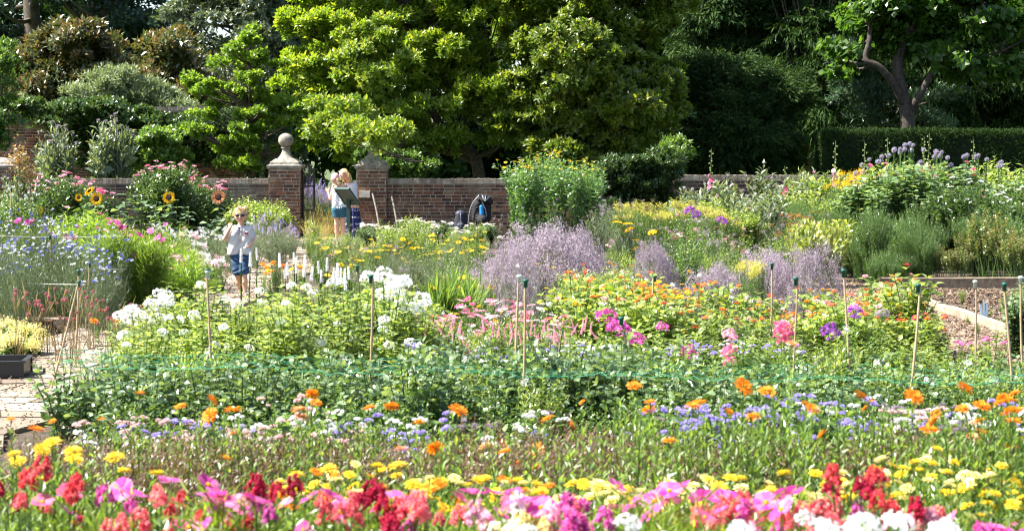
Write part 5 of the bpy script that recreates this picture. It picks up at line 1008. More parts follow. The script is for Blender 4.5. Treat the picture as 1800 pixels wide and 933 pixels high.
band('thick', 30, 1170, 1480, [(1170, 345), (1270, 325), (1400, 315), (1480, 325)], 30, 35, 'tall_perennial', 'tall grey green perennial against the dark wall *', 'plant', 'tall perennials at the wall', ZR, 53, 30, fl=['spr_pink', 'spr_mauve', 'spr_white'], nf=2, fs=.7, wide=.8)
band('yelf', 18, 1180, 1480, [(1180, 360), (1480, 345)], 29, 34, 'tall_perennial', 'bushy yellow green perennial against the dark wall *', 'plant', 'tall perennials at the wall', ZR, 54, 22)
at('reed', 1412, 288, 33.5, 'fennel', 'upright bright green feathery plume rising in front of the wall', 'plant', 'bright feathery plumes'); at('reed', 1392, 300, 33.5, 'fennel', 'shorter bright green feathery plume beside the taller one', 'plant', 'bright feathery plumes', wide=.8); at('reed', 1290, 312, 33.5, 'fennel', 'bright green feathery plume beside the tan mullein spike', 'plant', 'bright feathery plumes', wide=.6)
at('liat', 1275, 300, 33, 'mullein', 'narrow tan seed spike standing against the wall', 'flower', fl=['spr_dusky'], nf=0)
# hollyhocks
def hollyhock(x, y, D, cols, label):
    p = W(x, y, D); h = p[2]; t = thing('hollyhock', label, 'flower', (p[0] + R5.uniform(-.1, .1), D, 0), R5.uniform(0, 6), 'hollyhocks'); r = np.random.default_rng(int(x))
    mb = MB(); c = bez((0, 0, 0), (.03, 0, h * .5), (.02, .02, h), 12); tube(mb, c, np.linspace(.012, .005, 12), 6); n = 30; tt_ = r.uniform(.1, .8, n); ii = (tt_ * 11).astype(int); d = rand_dirs(n, r) * [1, 1, .3] + [0, 0, .2]
    mb.stamp(leaf4(.5, .06, .2), c[ii], frames(d, np.tile([0, 0, 1.], (n, 1)) + d * .3), .16 * (1.1 - tt_)); link('foliage', mb.mesh('foliage', [G['grey']]), t)
    for k in range(16):
        u = .62 + .38 * k / 16; q = c[min(11, int(u * 11))]; a = k * 2.4; o = np.array([math.cos(a) * .035, math.sin(a) * .035, u * h - q[2]]); 
        if k < 6 and cols: link('flower', R5.choice(FM['holly_' + R5.choice(cols)]), t, loc=q + o, R=(1.2, 0, a + 1.57), sc=R5.uniform(.8, 1.1))
        else: link('bud', BUD, t, loc=q + o, sc=1.2 - u * .5)
mb = MB(); mb.add(ICO1[0] * [.02, .02, .024], ICO1[1], .9, 0, True); BUD = mb.mesh('bud', [G['lime']])
for a in [(1257, 262, 33, ['rose', 'pink'], 'slim hollyhock with pale pink blooms in front of the feathery conifer'), (1385, 292, 32.5, ['rose'], 'short hollyhock with one magenta bloom left of the bright feathery plume'), (1463, 248, 31.5, ['pink'], 'leaning hollyhock at the left end of the hedge'), (1520, 250, 31, ['pink'], 'hollyhock with a pale pink bloom left of the globe thistles'), (1558, 242, 31, ['pink'], 'thin budded hollyhock among the globe thistles'), (1625, 240, 31, ['red', 'rose'], 'hollyhock with crimson blooms among the globe thistles'), (1633, 235, 31.4, ['pink', 'rose'], 'tallest hollyhock with pink blooms beside the crimson one'), (1702, 245, 31, ['rose'], 'hollyhock with one rose bloom right of the globe thistles'), (1765, 285, 31, ['pink'], 'hollyhock with white buds near the right edge'), (1450, 298, 32, ['pink'], 'low hollyhock with pink bloom by the left end of the hedge')]: hollyhock(*a)
# globe thistles
for i, (x, y) in enumerate([(1503, 300), (1516, 297), (1502, 308), (1525, 290), (1533, 275), (1545, 270), (1540, 280), (1550, 279), (1560, 268), (1570, 260), (1574, 258), (1581, 257), (1586, 262), (1594, 258), (1595, 249), (1600, 247), (1608, 250), (1598, 259), (1624, 258), (1640, 261), (1645, 263), (1653, 262), (1654, 269), (1646, 270), (1662, 272), (1620, 280), (1674, 286), (1697, 270), (1701, 268), (1714, 273), (1717, 270), (1725, 268), (1732, 276), (1757, 281), (1753, 288), (1759, 286), (1510, 320), (1511, 335), (1618, 285), (1518, 285)]):
    at('liat', x, y, 31.2 + (i % 5) * .3, 'globe_thistle', 'globe thistle with a round lilac blue head ' + ('left of the tallest hollyhock' if x < 1615 else 'right of the tallest hollyhock'), 'thistle', 'globe thistles above the right bed', fl=['globe'], nf=1, fs=1.9, r=R5, alltop=True)
band('glossf', 30, 1500, 1840, [(1500, 320), (1580, 292), (1650, 295), (1700, 320), (1840, 318)], 27.5, 30.5, 'dahlia', 'big dark leafy dahlia bush below the globe thistles', 'shrub', 'leafy bushes below the globe thistles', None, 55, 26, drop=26, fl=['holly_red', 'holly_rose', 'holly_rose'], nf=1, fs=.9, wide=1.0)
band('yelf', 16, 1450, 1840, [(1450, 300), (1560, 285), (1700, 300), (1840, 290)], 31, 34, 'dahlia', 'yellow green bush mingled with the globe thistles', 'shrub', 'bushes at the back of the right bed', None, 56, 16)
band('shrubf', 12, 1670, 1850, [(1670, 330), (1850, 320)], 26.5, 29, 'dahlia', 'leafy white flowered bush near the right edge', 'shrub', 'white flowered bushes at the right', None, 57, 20, fl=['plt_white'], nf=3, fs=1.0)
band('gold', 12, 1470, 1570, [(1470, 318), (1520, 305), (1570, 320)], 29.5, 31.5, 'goldenrod', 'deep golden goldenrod left of the dark dahlia bushes', 'flower', 'golden goldenrods', None, 58, 14, fl=['spr_gold'], nf=7, fs=1.2)
band('fine', 30, 1488, 1655, [(1488, 395), (1560, 385), (1620, 372), (1655, 400)], 23.6, 27, 'fine_leaved_bush', 'soft fine leaved green bush right of the gold leaved clump', 'shrub', 'fine leaved green bushes', None, 59, 26, drop=26, wide=1.0)
band('fine', 12, 1700, 1840, [(1700, 375), (1840, 372)], 25, 27.5, 'fine_leaved_bush', 'soft fine leaved green bush near the right edge', 'shrub', 'fine leaved green bushes', None, 60, 14, wide=1.1)
band('fine', 8, 1530, 1600, 440, 23.3, 23.9, 'fine_leaved_bush', 'low fine leaved green bush just behind the dark timber board', 'shrub', 'fine leaved green bushes', None, 61, 14)
band('fine', 12, 1390, 1480, 345, 28, 31, 'fine_leaved_bush', 'wispy pale green bush behind the gold leaved clump', 'shrub', 'wispy pale green bushes', None, 62, 14, wide=.9)
band('rosef', 14, 1610, 1850, [(1610, 425), (1700, 405), (1850, 400)], 23.3, 25.5, 'rose_bush', 'rose bush with bare lower stems behind the dark timber board', 'shrub', 'rose bushes', None, 63, 30, wide=.9)
at('limef', 1692, 507, 20.4, 'lime_perennial', 'bright green ferny clump alone on the bark mulch', 'plant', wide=1.1)
for (x, y) in ((1632, 505), (1645, 510), (1622, 512)): at('greyf', x, y, 21.6, 'grey_lavender', 'low silvery grey tuft beside the far end of the timber edging', 'plant', 'silvery grey tufts', wide=1.0, r=R5)
band('grassf', 9, 1700, 1800, 560, 16.5, 20, 'small_seedling', 'small green seedling on the bark mulch', 'plant', 'seedlings on the mulch', None, 64, 20, wide=.5)
band('glossf', 4, 1785, 1835, [(1785, 500), (1835, 480)], 14.5, 16.5, 'dark_leaved_plant', 'dark green long leaved plant cut by the right edge', 'plant', 'dark plants at the right edge', None, 65, 12, wide=.8)
for (x, y) in ((1689, 598), (1706, 598), (1728, 590), (1736, 592), (1762, 598)): at('cosmo', x, y, 12.5, 'cosmos', 'small magenta flower in front of the bark path', 'flower', 'magenta flowers before the bark path', fl=['cos_magenta'], nf=1, fs=.8, r=R5, wide=.4, alltop=True, face=.5)
band('limef', 12, 1650, 1840, 628, 10.6, 12, 'green_perennial', 'low green plant between the netting and the bark path', 'plant', 'low plants before the bark path', None, 66, 14)
p = W(1729, 573, GD(573)); mb = MB(); r = np.random.default_rng(3)
for k in range(3): box(mb, (-.025 + k * .025, 0, .11 + .02 * (k == 1)), (.022, .004, .20 + .04 * (k == 1)), R=Ry((k - 1) * .12))
tag(link('plant_marker', mb.mesh('plant_marker', [plain('pale_blue_plastic', (.45, .62, .75), .4)]), loc=(p[0], p[1], .02)), 'pale blue plastic marker stuck in the bark mulch', 'plant marker')
# ------------------------------------------------------------------ people (continuous surfaces grown round a jointed skeleton)
def surface(caps, vox, k=.02, cuts=(), bump=None, inv=None):
    """caps: (a, b, ra, rb[, kk]) tapered limbs; smooth union; cuts: (normal, offset) keeps n.p < offset; returns verts, quads"""
    A = np.array([c[0] for c in caps], float); B = np.array([c[1] for c in caps], float); Rr = np.array([max(c[2], c[3]) for c in caps])
    lo = np.minimum(A, B).min(0) - Rr.max() - 3 * vox; hi = np.maximum(A, B).max(0) + Rr.max() + 3 * vox
    n = np.ceil((hi - lo) / vox).astype(int) + 1; d = np.full(n, 1.0)
    ax = [lo[i] + np.arange(n[i]) * vox for i in range(3)]
    for c in caps:
        a, b, ra, rb = np.array(c[0], float), np.array(c[1], float), c[2], c[3]; kk = c[4] if len(c) > 4 else k
        m = max(ra, rb) + kk + 3 * vox
        i0 = np.maximum(0, np.floor((np.minimum(a, b) - m - lo) / vox).astype(int)); i1 = np.minimum(n, np.ceil((np.maximum(a, b) + m - lo) / vox).astype(int) + 1)
        G_ = np.stack(np.meshgrid(*[ax[j][i0[j]:i1[j]] for j in range(3)], indexing='ij'), -1)
        ab = b - a; L2_ = (ab ** 2).sum() + 1e-12; t = np.clip(((G_ - a) @ ab) / L2_, 0, 1)
        dd = np.linalg.norm(G_ - a - t[..., None] * ab, axis=-1) - (ra + (rb - ra) * t)
        s = d[i0[0]:i1[0], i0[1]:i1[1], i0[2]:i1[2]]; h = np.clip(.5 + .5 * (s - dd) / kk, 0, 1)
        s[...] = s * (1 - h) + dd * h - kk * h * (1 - h)
    if cuts or bump:
        G_ = np.stack(np.meshgrid(*ax, indexing='ij'), -1)
        if bump: d = d + bump(G_)
        for nn, o in cuts: d = np.maximum(d, G_ @ np.array(nn, float) - o)
    s = d < 0
    V = np.zeros(tuple(n - 1) + (3,)); cnt = np.zeros(tuple(n - 1)); cor = [(i, j, k_) for i in (0, 1) for j in (0, 1) for k_ in (0, 1)]
    sl = lambda c: tuple(slice(c[i], n[i] - 1 + c[i]) for i in range(3))
    for c in cor:
        for axx in range(3):
            if c[axx]: continue
            e = list(c); e[axx] = 1; d0, d1 = d[sl(c)], d[sl(e)]; x = (s[sl(c)] != s[sl(e)])
            t = np.where(x, d0 / np.where(x, d0 - d1, 1), 0)
            for q in range(3): V[..., q] += np.where(x, c[q] + (t if q == axx else 0), 0)
            cnt += x
    on = cnt > 0; idx = np.full(on.shape, -1); idx[on] = np.arange(on.sum()); P = V[on] / cnt[on][:, None]
    P = (P + np.argwhere(on)) * vox + lo; Q = []
    for axx in range(3):
        u, v = (axx + 1) % 3, (axx + 2) % 3
        a0 = [slice(0, n[i]) for i in range(3)]; a1 = list(a0); a0[axx] = slice(0, n[axx] - 1); a1[axx] = slice(1, n[axx])
        S0, S1 = s[tuple(a0)], s[tuple(a1)]; E = np.argwhere(S0 != S1); E = E[(E[:, u] > 0) & (E[:, v] > 0) & (E[:, u] < n[u] - 1) & (E[:, v] < n[v] - 1)]
        ins = S0[tuple(E.T)]; q = []
        for du, dv in ((-1, -1), (0, -1), (0, 0), (-1, 0)):
            e = E.copy(); e[:, u] += du; e[:, v] += dv; q.append(idx[tuple(e.T)])
        q = np.stack(q, -1); q[~ins] = q[~ins][:, ::-1]; Q.append(q)
    return P, np.concatenate(Q)
SKIN = plain('skin', (.62, .36, .25), .55, spec=.35, nscale=9, col2=(.68, .42, .30))
def part(name, caps, vox, mat, parent, k=.02, cuts=(), bump=None, a=.5):
    P, Q = surface(caps, vox, k, cuts, bump); mb = MB(); mb.add(P, Q, rng.random(len(P)) if a is None else a, 0, True); return link(name, mb.mesh(name, [mat]), parent)
def hand(w, d, n, size, curl=.5, spread=.22, thumb=1):
    """palm and five bent fingers from wrist w, pointing d, back of the hand n"""
    w, d, n = np.array(w, float), nrm(np.array(d, float)), nrm(np.array(n, float)); n = nrm(n - (n @ d) * d); s = np.cross(d, n); z = size; out = []
    pe = w + d * z * .48
    for q in (-.2, 0, .2): out.append((w + s * q * z * .5, pe + s * q * z, z * .14, z * .12, z * .05))
    for i, (q, l) in enumerate(((-.27, .40), (-.09, .48), (.09, .45), (.26, .34))):
        p0 = w + d * z * .44 + s * q * z; dd = nrm(d + s * q * spread * 3); p1 = p0 + dd * l * z * .5; d2 = nrm(dd - n * curl); p2 = p1 + d2 * l * z * .3; d3 = nrm(d2 - n * curl); p3 = p2 + d3 * l * z * .25
        out += [(p0, p1, z * .075, z * .068, z * .02), (p1, p2, z * .068, z * .06, z * .02), (p2, p3, z * .06, z * .05, z * .02)]
    p0 = w + d * z * .12 - s * z * .2 * thumb; p1 = p0 + nrm(d * .8 - s * .8 * thumb - n * .2) * z * .28; p2 = p1 + nrm(d - s * .25 * thumb - n * .3) * z * .22
    out += [(p0, p1, z * .09, z * .075, z * .03), (p1, p2, z * .075, z * .06, z * .03)]; return out
def ell(c, rx, ry, rz, r, ax=(1, 0, 0)):
    return None
# ---- boy
Db = 21.9; B0 = W(426, 520, Db); 
def b(zx, zy, dy=0):
    p = W(370 + zx / 4.908, 340 + zy / 4.908, Db + dy); return p - np.array([B0[0], Db, 0])
boy = thing('person', 'small blond boy in black sunglasses, white polo shirt and blue shorts on the path', 'person', (B0[0], Db, .06))
dz = np.array([0, 0, -.06]); bb = lambda *a: b(*a) + dz
hc = bb(262, 190, -.01)
shR, elR, wrR = bb(180, 312, .0), bb(122, 392, -.04), bb(170, 300, -.13)
shL, elL, wrL = bb(334, 322, .0), bb(368, 398, .04), bb(352, 432, -.06)
hipR, knR, anR = bb(228, 560, 0), bb(236, 690, -.03), bb(262, 842, .03)
hipL, knL, anL = bb(292, 565, 0), bb(288, 690, -.07), bb(300, 838, -.08)
caps = [(hc + [0, .008, .012], hc + [0, -.004, -.018], .078, .066), (hc + [0, -.02, -.035], hc + [-.004, -.035, -.06], .05, .034), (hc + [-.03, -.03, -.02], hc + [.03, -.03, -.02], .045, .045),
        (hc + [0, .01, -.05], bb(258, 305, .01), .036, .038), (hc + [0, -.078, -.002], hc + [0, -.088, -.020], .008, .011, .008), (hc + [-.077, .0, .0], hc + [-.080, .008, -.018], .010, .008, .006), (hc + [.077, .0, .0], hc + [.080, .008, -.018], .010, .008, .006),
        (bb(215, 318), bb(300, 322), .052, .052), (bb(225, 350), bb(225, 520), .062, .062), (bb(290, 350), bb(290, 520), .062, .062), (bb(228, 540), bb(290, 545), .068, .068),
        (shR, elR, .034, .027), (elR, wrR, .027, .018), (shL, elL, .034, .027), (elL, wrL, .027, .018), (hipR, knR, .062, .042), (knR, (knR + anR) / 2, .041, .038), ((knR + anR) / 2, anR, .037, .024), (hipL, knL, .062, .042), (knL, (knL + anL) / 2, .041, .038), ((knL + anL) / 2, anL, .037, .024),
        (anR, anR + [-.01, -.07, -.03], .024, .022), (anL, anL + [.0, -.07, -.03], .024, .022)]
caps += hand(wrR, (.1, -.1, 1), (-.4, -1, .1), .085, .55, .1, 1) + hand(wrL, (-.75, -.45, -.5), (.2, -1, .4), .085, .7, .05, 1)
part('body', caps, .0055, SKIN, boy, .018)
WHT = plain('white_jersey', (.56, .55, .56), .85, nscale=18, col2=(.66, .65, .65), bump=.3); NAVY = plain('navy_trim', (.02, .03, .09), .7)
DEN = plain('blue_denim', (.010, .035, .09), .85, nscale=26, col2=(.04, .10, .20), bump=.3)
fold = lambda amp, f: (lambda G_: amp * np.sin(G_[..., 0] * f + 9 * np.sin(G_[..., 2] * 14)) * np.sin(G_[..., 2] * f * .35 + 1))
sc_ = [(bb(205, 318), bb(312, 322), .066, .066), (bb(212, 350), bb(205, 510), .083, .088), (bb(300, 350), bb(310, 508), .083, .085), (shR, shR * .45 + elR * .55, .052, .050), (shL, shL * .45 + elL * .55, .052, .052)]
zc = bb(250, 283)[2]; zh = bb(250, 527)[2]
part('polo_shirt', sc_, .006, WHT, boy, .03, cuts=[((0, 0, -1), -zh), ((-.3, -.2, 1), bb(258, 292)[2] + .055)], bump=lambda G_: .007 * np.sin(G_[..., 0] * 38 + G_[..., 2] * 22) * np.sin(G_[..., 2] * 31 + G_[..., 0] * 9 + 1) + .004 * np.sin(G_[..., 0] * 80 - G_[..., 2] * 45))
cc = bb(256, 296, -.01)
for sx in (-1, 1):
    mb = MB(); tube(mb, bez(cc + [sx * .048, .01, .018], cc + [sx * .045, -.045, .01], cc + [sx * .012, -.075, -.016], 6), [.012, .014, .014, .013, .011, .006], 6); link('collar', mb.mesh('collar', [WHT]), boy)
mb = MB(); tube(mb, bez(cc + [-.035, -.05, .012], cc + [0, -.085, -.005], cc + [.035, -.05, .012], 8), .007, 5); tube(mb, [cc + [0, -.078, -.01], cc + [-.002, -.088, -.05], cc + [-.003, -.096, -.085]], .006, 5); link('collar_trim', mb.mesh('collar_trim', [NAVY]), boy)
mb = MB(); q = bb(310, 350, -.093); box(mb, q, (.036, .012, .042), 0, 0); box(mb, q + [0, -.004, .012], (.030, .010, .010), 0, 1); box(mb, q + [0, -.004, -.010], (.030, .010, .008), 0, 2); link('chest_emblem', mb.mesh('chest_emblem', [plain('badge_red', (.5, .03, .05), .6), plain('badge_blue', (.03, .05, .25), .6), WHT]), boy)
part('shorts', [(bb(225, 535), bb(296, 540), .082, .082), (hipR, hipR * .1 + knR * .9, .078, .066), (hipL, hipL * .15 + knL * .85, .078, .068)], .006, DEN, boy, .02, cuts=[((0, 0, 1), zh + .012), ((0.05, 0, -1), -bb(235, 705)[2])], bump=fold(.007, 48))
for an, nm in ((anR, 0), (anL, 1)):
    part('shoe', [(an + [0, .02, -.042], an + [0, -.085, -.05], .027, .026), (an + [0, -.01, -.02], an + [0, -.05, -.04], .027, .026)], .006, plain('white_trainer', (.7, .72, .78), .6, nscale=25, col2=(.45, .5, .68)), boy, .02, cuts=[((0, 0, -1), .072 - an[2])])
HAIRB = leafmat('blond_hair', [(.34, .23, .10), (.55, .41, .21), (.70, .58, .36)], t=.3, rough=.5, var=0)
r = np.random.default_rng(8); hp = []
for i in range(170):
    d = rand_dirs(1, r)[0]
    if d[1] < -.35 and d[2] < .5: continue
    if d[2] < -.45: continue
    p = hc + [0, .012, .016] + d * [.083, .085, .088]; hp.append((p, p + d * r.uniform(0, .02) + r.normal(size=3) * .018, r.uniform(.010, .019), r.uniform(.003, .009)))
hp.append((hc + [0, .02, .03], hc + [0, .012, .02], .085, .084))
part('hair', hp, .006, HAIRB, boy, .010, cuts=[((0, -1, -.75), -(hc[1]) * 1 + .052 - hc[2] * .75 + .028)], a=None)
SG = plain('black_lens', (.006, .006, .008), .12, spec=.8)
mb = MB()
for sx in (-1, 1):
    v, f = ICO2; mb.add(v * [.029, .011, .020] + hc + [sx * .033 + .0, -.074 + abs(.0), .002], f, .5, 0, True)
    tube(mb, [hc + [sx * .058, -.062, .008], hc + [sx * .078, -.02, .010], hc + [sx * .082, .01, .004]], .004, 5)
tube(mb, [hc + [-.03, -.084, .010], hc + [0, -.087, .012], hc + [.03, -.084, .010]], .0045, 5)
link('sunglasses', mb.mesh('sunglasses', [SG]), boy)
mb = MB(); tube(mb, bez(hc + [-.024, -.074, -.040], hc + [0, -.088, -.054], hc + [.024, -.074, -.040], 7), [.002, .004, .005, .0055, .005, .004, .002], 6); link('mouth', mb.mesh('mouth', [plain('lips', (.45, .12, .10), .5)]), boy)
# ---- girl from behind
def gpt(zx, zy, D): return W(550 + zx / 6.22, 280 + zy / 6.22, D)
Dg = 36.0; G0 = gpt(300, 760, Dg); gl = thing('person', 'girl seen from behind in pink cap, white fringed camisole and denim shorts raising a hand', 'person', (G0[0], Dg, .02))
g = lambda x, y, dy=0: gpt(x, y, Dg + dy) - np.array([G0[0], Dg, .02])
hc = g(245, 212); sL, sR = g(230, 285), g(352, 285); eL, wL = g(190, 432, .06), g(168, 362, .12); eR, wR = g(395, 372, .25), g(350, 330, .4)
hiL, hiR = g(255, 560), g(325, 560)
fz = -.0
caps = [(hc + [0, 0, .02], hc + [0, -.0, -.03], .088, .075), (hc + [.02, 0, -.05], g(288, 270), .042, .042), (g(262, 285), g(322, 285), .055, .055), (g(262, 320), g(272, 450), .068, .065), (g(322, 320), g(312, 450), .068, .065), (g(262, 540), g(322, 540), .085, .085),
        (sL, eL, .038, .028), (eL, wL, .028, .019), (sR, eR, .038, .028), (eR, wR, .028, .019), (hiL, [hiL[0] + .01, 0, .36], .075, .046), ([hiL[0] + .01, 0, .36], [hiL[0] + .01, .02, .20], .046, .046), ([hiL[0] + .01, .02, .20], [hiL[0] + .01, .02, .05], .045, .028),
        (hiR, [hiR[0], .03, .36], .075, .046), ([hiR[0], .03, .36], [hiR[0], .04, .20], .046, .046), ([hiR[0], .04, .20], [hiR[0], .04, .05], .045, .028), ([hiL[0] + .01, .02, .04], [hiL[0], .12, .02], .026, .02), ([hiR[0], .04, .04], [hiR[0], .14, .02], .026, .02),
        (hc + [-.082, .0, 0], hc + [-.085, .0, -.02], .012, .01, .006), (hc + [.0, .085, 0], hc + [0, .095, -.015], .009, .01, .006)]
caps += hand(wL, (-.15, .15, 1), (.1, 1, 0), .13, .15, .32, -1) + hand(wR, (-.5, .5, .5), (0, -.5, .5), .12, .5, .1, 1)
part('body', caps, .007, SKIN, gl, .02)
CAM = plain('white_cotton', (.60, .60, .64), .9, nscale=50, col2=(.86, .86, .88), bump=.1)
part('camisole', [(g(255, 330), g(258, 500), .085, .098), (g(328, 330), g(322, 500), .085, .098)], .007, CAM, gl, .05, cuts=[((0, 0, -1), -g(300, 528)[2]), ((0, -.55, 1), g(300, 318)[2] + .01)], bump=fold(.004, 45))
for sx in (262, 325):
    mb = MB(); a_ = g(sx, 272); tube(mb, bez(g(sx - 4, 325) + [0, -.08, 0], a_ + [0, -.06, .03], a_ + [0, .06, 0], 8), .007, 5); link('strap', mb.mesh('strap', [CAM]), gl)
mb = MB()
for i in range(26):
    a_ = i / 26 * 2 * math.pi; c = (g(258, 528) + g(322, 528)) / 2; p = c + [math.cos(a_) * .15, math.sin(a_) * .102, 0]
    tube(mb, [p + [0, 0, .02], p + [0, 0, -.01], p + [.004, 0, -.035]], [.008, .012, .002], 4)
link('fringe', mb.mesh('fringe', [CAM]), gl)
part('shorts', [(g(262, 545), g(320, 545), .105, .105), (hiL, g(262, 640), .095, .088), (hiR, g(322, 640), .095, .088)], .007, plain('teal_denim', (.012, .07, .12), .85, nscale=40, col2=(.03, .14, .20)), gl, .02, cuts=[((0, 0, 1), g(300, 520)[2]), ((0, 0, -1), -g(300, 635)[2])])
part('cap', [(hc + [0, .01, .035], hc + [-.005, -.01, .0], .090, .086)], .007, plain('pink_cap', (.75, .30, .33), .8, nscale=30, col2=(.85, .45, .45)), gl, cuts=[((0, 0.2, -1), -(hc[2] - .02)), ])
HG = leafmat('light_hair', [(.45, .28, .14), (.62, .42, .22), (.72, .55, .32)], t=.2, rough=.5, var=0)
r = np.random.default_rng(9)
part('hair', [(hc + [.02, -.02, -.03], hc + [.03, -.03, -.07], .075, .05), (hc + [.06, -.06, -.02], hc + [.09, -.07, -.10], .035, .028), (hc + [.09, -.07, -.10], hc + [.08, -.05, -.19], .028, .008)] + [(hc + [.05, -.07, -.03] + r.normal(size=3) * .015, hc + [.09, -.07, -.14] + r.normal(size=3) * .015, .012, .006) for _ in range(10)], .007, HG, gl, .012, a=None)
mb = MB()
for e in (hiL, hiR): 
    pass
for xx, yy in ((hiL[0], .07), (hiR[0], .09)): part('sandal', [((xx, yy - .07, .012), (xx, yy + .09, .010), .03, .034)], .007, plain('tan_sandal', (.3, .18, .1), .7), gl, cuts=[((0, 0, 1), .02)])
# ---- woman bending towards the girl
Dw = 36.45; W0 = gpt(432, 780, Dw); wo = thing('person', 'blonde woman in a long blue patterned skirt bending her head towards the girl', 'person', (W0[0], Dw, .02))
w_ = lambda x, y, dy=0: gpt(x, y, Dw + dy) - np.array([W0[0], Dw, .02])
hc = w_(335, 165, -.05); sL, sR = w_(372, 272), w_(452, 262, .05)
sw = [w_(395, 280), w_(430, 280)]
caps = [(hc + [0, 0, .02], hc + [-.01, -.01, -.03], .09, .076), (hc + [-.02, -.03, -.04], hc + [-.03, -.045, -.07], .05, .035), (hc + [.05, .0, -.05], w_(395, 250), .045, .045), (w_(388, 275), w_(440, 272), .062, .062), (w_(392, 310), w_(420, 430), .075, .07), (w_(436, 310), w_(450, 430), .075, .07), (w_(408, 520), w_(458, 520), .10, .10),
        (hc + [-.055, -.075, -.01], hc + [-.065, -.09, -.028], .010, .012, .008), (sL, w_(380, 380, -.15), .042, .032), (w_(380, 380, -.15), w_(345, 330, -.22), .032, .022), (sR, w_(462, 380), .042, .032), (w_(462, 380), w_(440, 460, -.13), .032, .022),
        (w_(415, 560), (w_(415, 560)[0], 0, .48), .08, .055), ((w_(415, 560)[0], 0, .48), (w_(415, 560)[0], 0, .06), .055, .03), (w_(455, 560), (w_(455, 560)[0], 0, .48), .08, .055), ((w_(455, 560)[0], 0, .48), (w_(455, 560)[0], 0, .06), .055, .03), ((w_(415, 560)[0], 0, .05), (w_(410, 560)[0], -.14, .025), .03, .022), ((w_(455, 560)[0], 0, .05), (w_(455, 560)[0], -.14, .025), .03, .022)]
caps += hand(w_(345, 330, -.22), (-1, 0, .3), (0, -1, .3), .15, .4, .1, 1) + hand(w_(440, 460, -.13), (-.3, -.2, -1), (.3, -1, 0), .15, .3, .1, -1)
part('body', caps, .008, SKIN, wo, .024)
part('lace_top', [(w_(388, 285), w_(442, 282), .07, .07), (w_(395, 310), w_(418, 455), .088, .085), (w_(436, 310), w_(452, 455), .088, .085), (sR, sR + (w_(462, 380) - sR) * .35, .055, .052)], .008, plain('pale_lace', (.55, .58, .66), .9, nscale=90, col2=(.8, .8, .84), bump=.4), wo, .04, cuts=[((0, 0, -1), -w_(430, 470)[2])])
def skirtmat():
    m, nt, out = newmat('blue_patterned_cloth'); N = nt.nodes.new; L = nt.links.new; tc = N('ShaderNodeTexCoord'); mp = N('ShaderNodeMapping'); mp.inputs['Scale'].default_value = (22, 22, 9)
    wv = N('ShaderNodeTexWave'); wv.bands_direction = 'Z'; wv.inputs['Scale'].default_value = 2.2; vo = N('ShaderNodeTexVoronoi'); vo.inputs['Scale'].default_value = 34; L(tc.outputs['Object'], wv.inputs[0]); L(tc.outputs['Object'], vo.inputs['Vector'])
    ml = N('ShaderNodeMath'); ml.operation = 'MULTIPLY'; r1 = N('ShaderNodeValToRGB'); r1.color_ramp.elements[0].position = .82; r1.color_ramp.elements[1].position = .9; L(wv.outputs['Fac'], r1.inputs[0]); r2 = N('ShaderNodeValToRGB'); r2.color_ramp.elements[0].position = .35; r2.color_ramp.elements[0].color = (1, 1, 1, 1); r2.color_ramp.elements[1].position = .5; r2.color_ramp.elements[1].color = (0, 0, 0, 1); L(vo.outputs[0], r2.inputs[0])
    L(r1.outputs[0], ml.inputs[0]); L(r2.outputs[0], ml.inputs[1]); mx = N('ShaderNodeMixRGB'); mx.inputs[1].default_value = (.010, .02, .11, 1); mx.inputs[2].default_value = (.7, .72, .8, 1); L(ml.outputs[0], mx.inputs[0]); p = N('ShaderNodeBsdfPrincipled'); p.inputs['Roughness'].default_value = .8; L(mx.outputs[0], p.inputs[0]); L(p.outputs[0], out.inputs[0]); return m
zt_ = w_(430, 470)[2]
part('long_skirt', [(w_(412, 480), w_(456, 480), .095, .095), (w_(412, 560), (w_(405, 500)[0], 0, .08), .11, .15), (w_(456, 560), (w_(462, 500)[0], 0, .08), .11, .15)], .009, skirtmat(), wo, .05, cuts=[((0, 0, 1), zt_ + .03), ((0, 0, -1), -.07)], bump=lambda G_: .012 * np.sin(np.arctan2(G_[..., 1], G_[..., 0]) * 11) * np.clip(1.1 - G_[..., 2], 0, 1))
r = np.random.default_rng(10); hp = [(hc + [.01, .02, .03], hc + [.02, .03, 0], .096, .09)]
for i in range(70):
    a_ = r.uniform(-1.2, 2.6); p = hc + [math.cos(a_) * .085, math.sin(a_) * .085 + .01, r.uniform(-.02, .05)]; q = p + [r.uniform(.03, .10), r.uniform(-.03, .03), -r.uniform(.10, .20)]; hp += [(p, (p + q) / 2 + [.02, 0, .01], .02, .017), ((p + q) / 2 + [.02, 0, .01], q, .017, .007)]
part('hair', hp, .008, leafmat('golden_hair', [(.50, .30, .10), (.68, .45, .20), (.80, .62, .35)], t=.25, rough=.45, var=0), wo, .012, cuts=[], a=None)
mb = MB()
for dx in (-.062, -.03): mb.add(ICO1[0] * [.010, .006, .006] + hc + [dx, -.080, .005], ICO1[1], 0, 0, True)
link('eye', mb.mesh('eye', [plain('eye_dark', (.05, .03, .02), .3)]), wo)
mb = MB(); mb.add(ICO1[0] * [.018, .007, .006] + hc + [-.05, -.083, -.045], ICO1[1], 0, 0, True); link('mouth', mb.mesh('mouth', [plain('lips_rose', (.45, .12, .12), .5)]), wo)
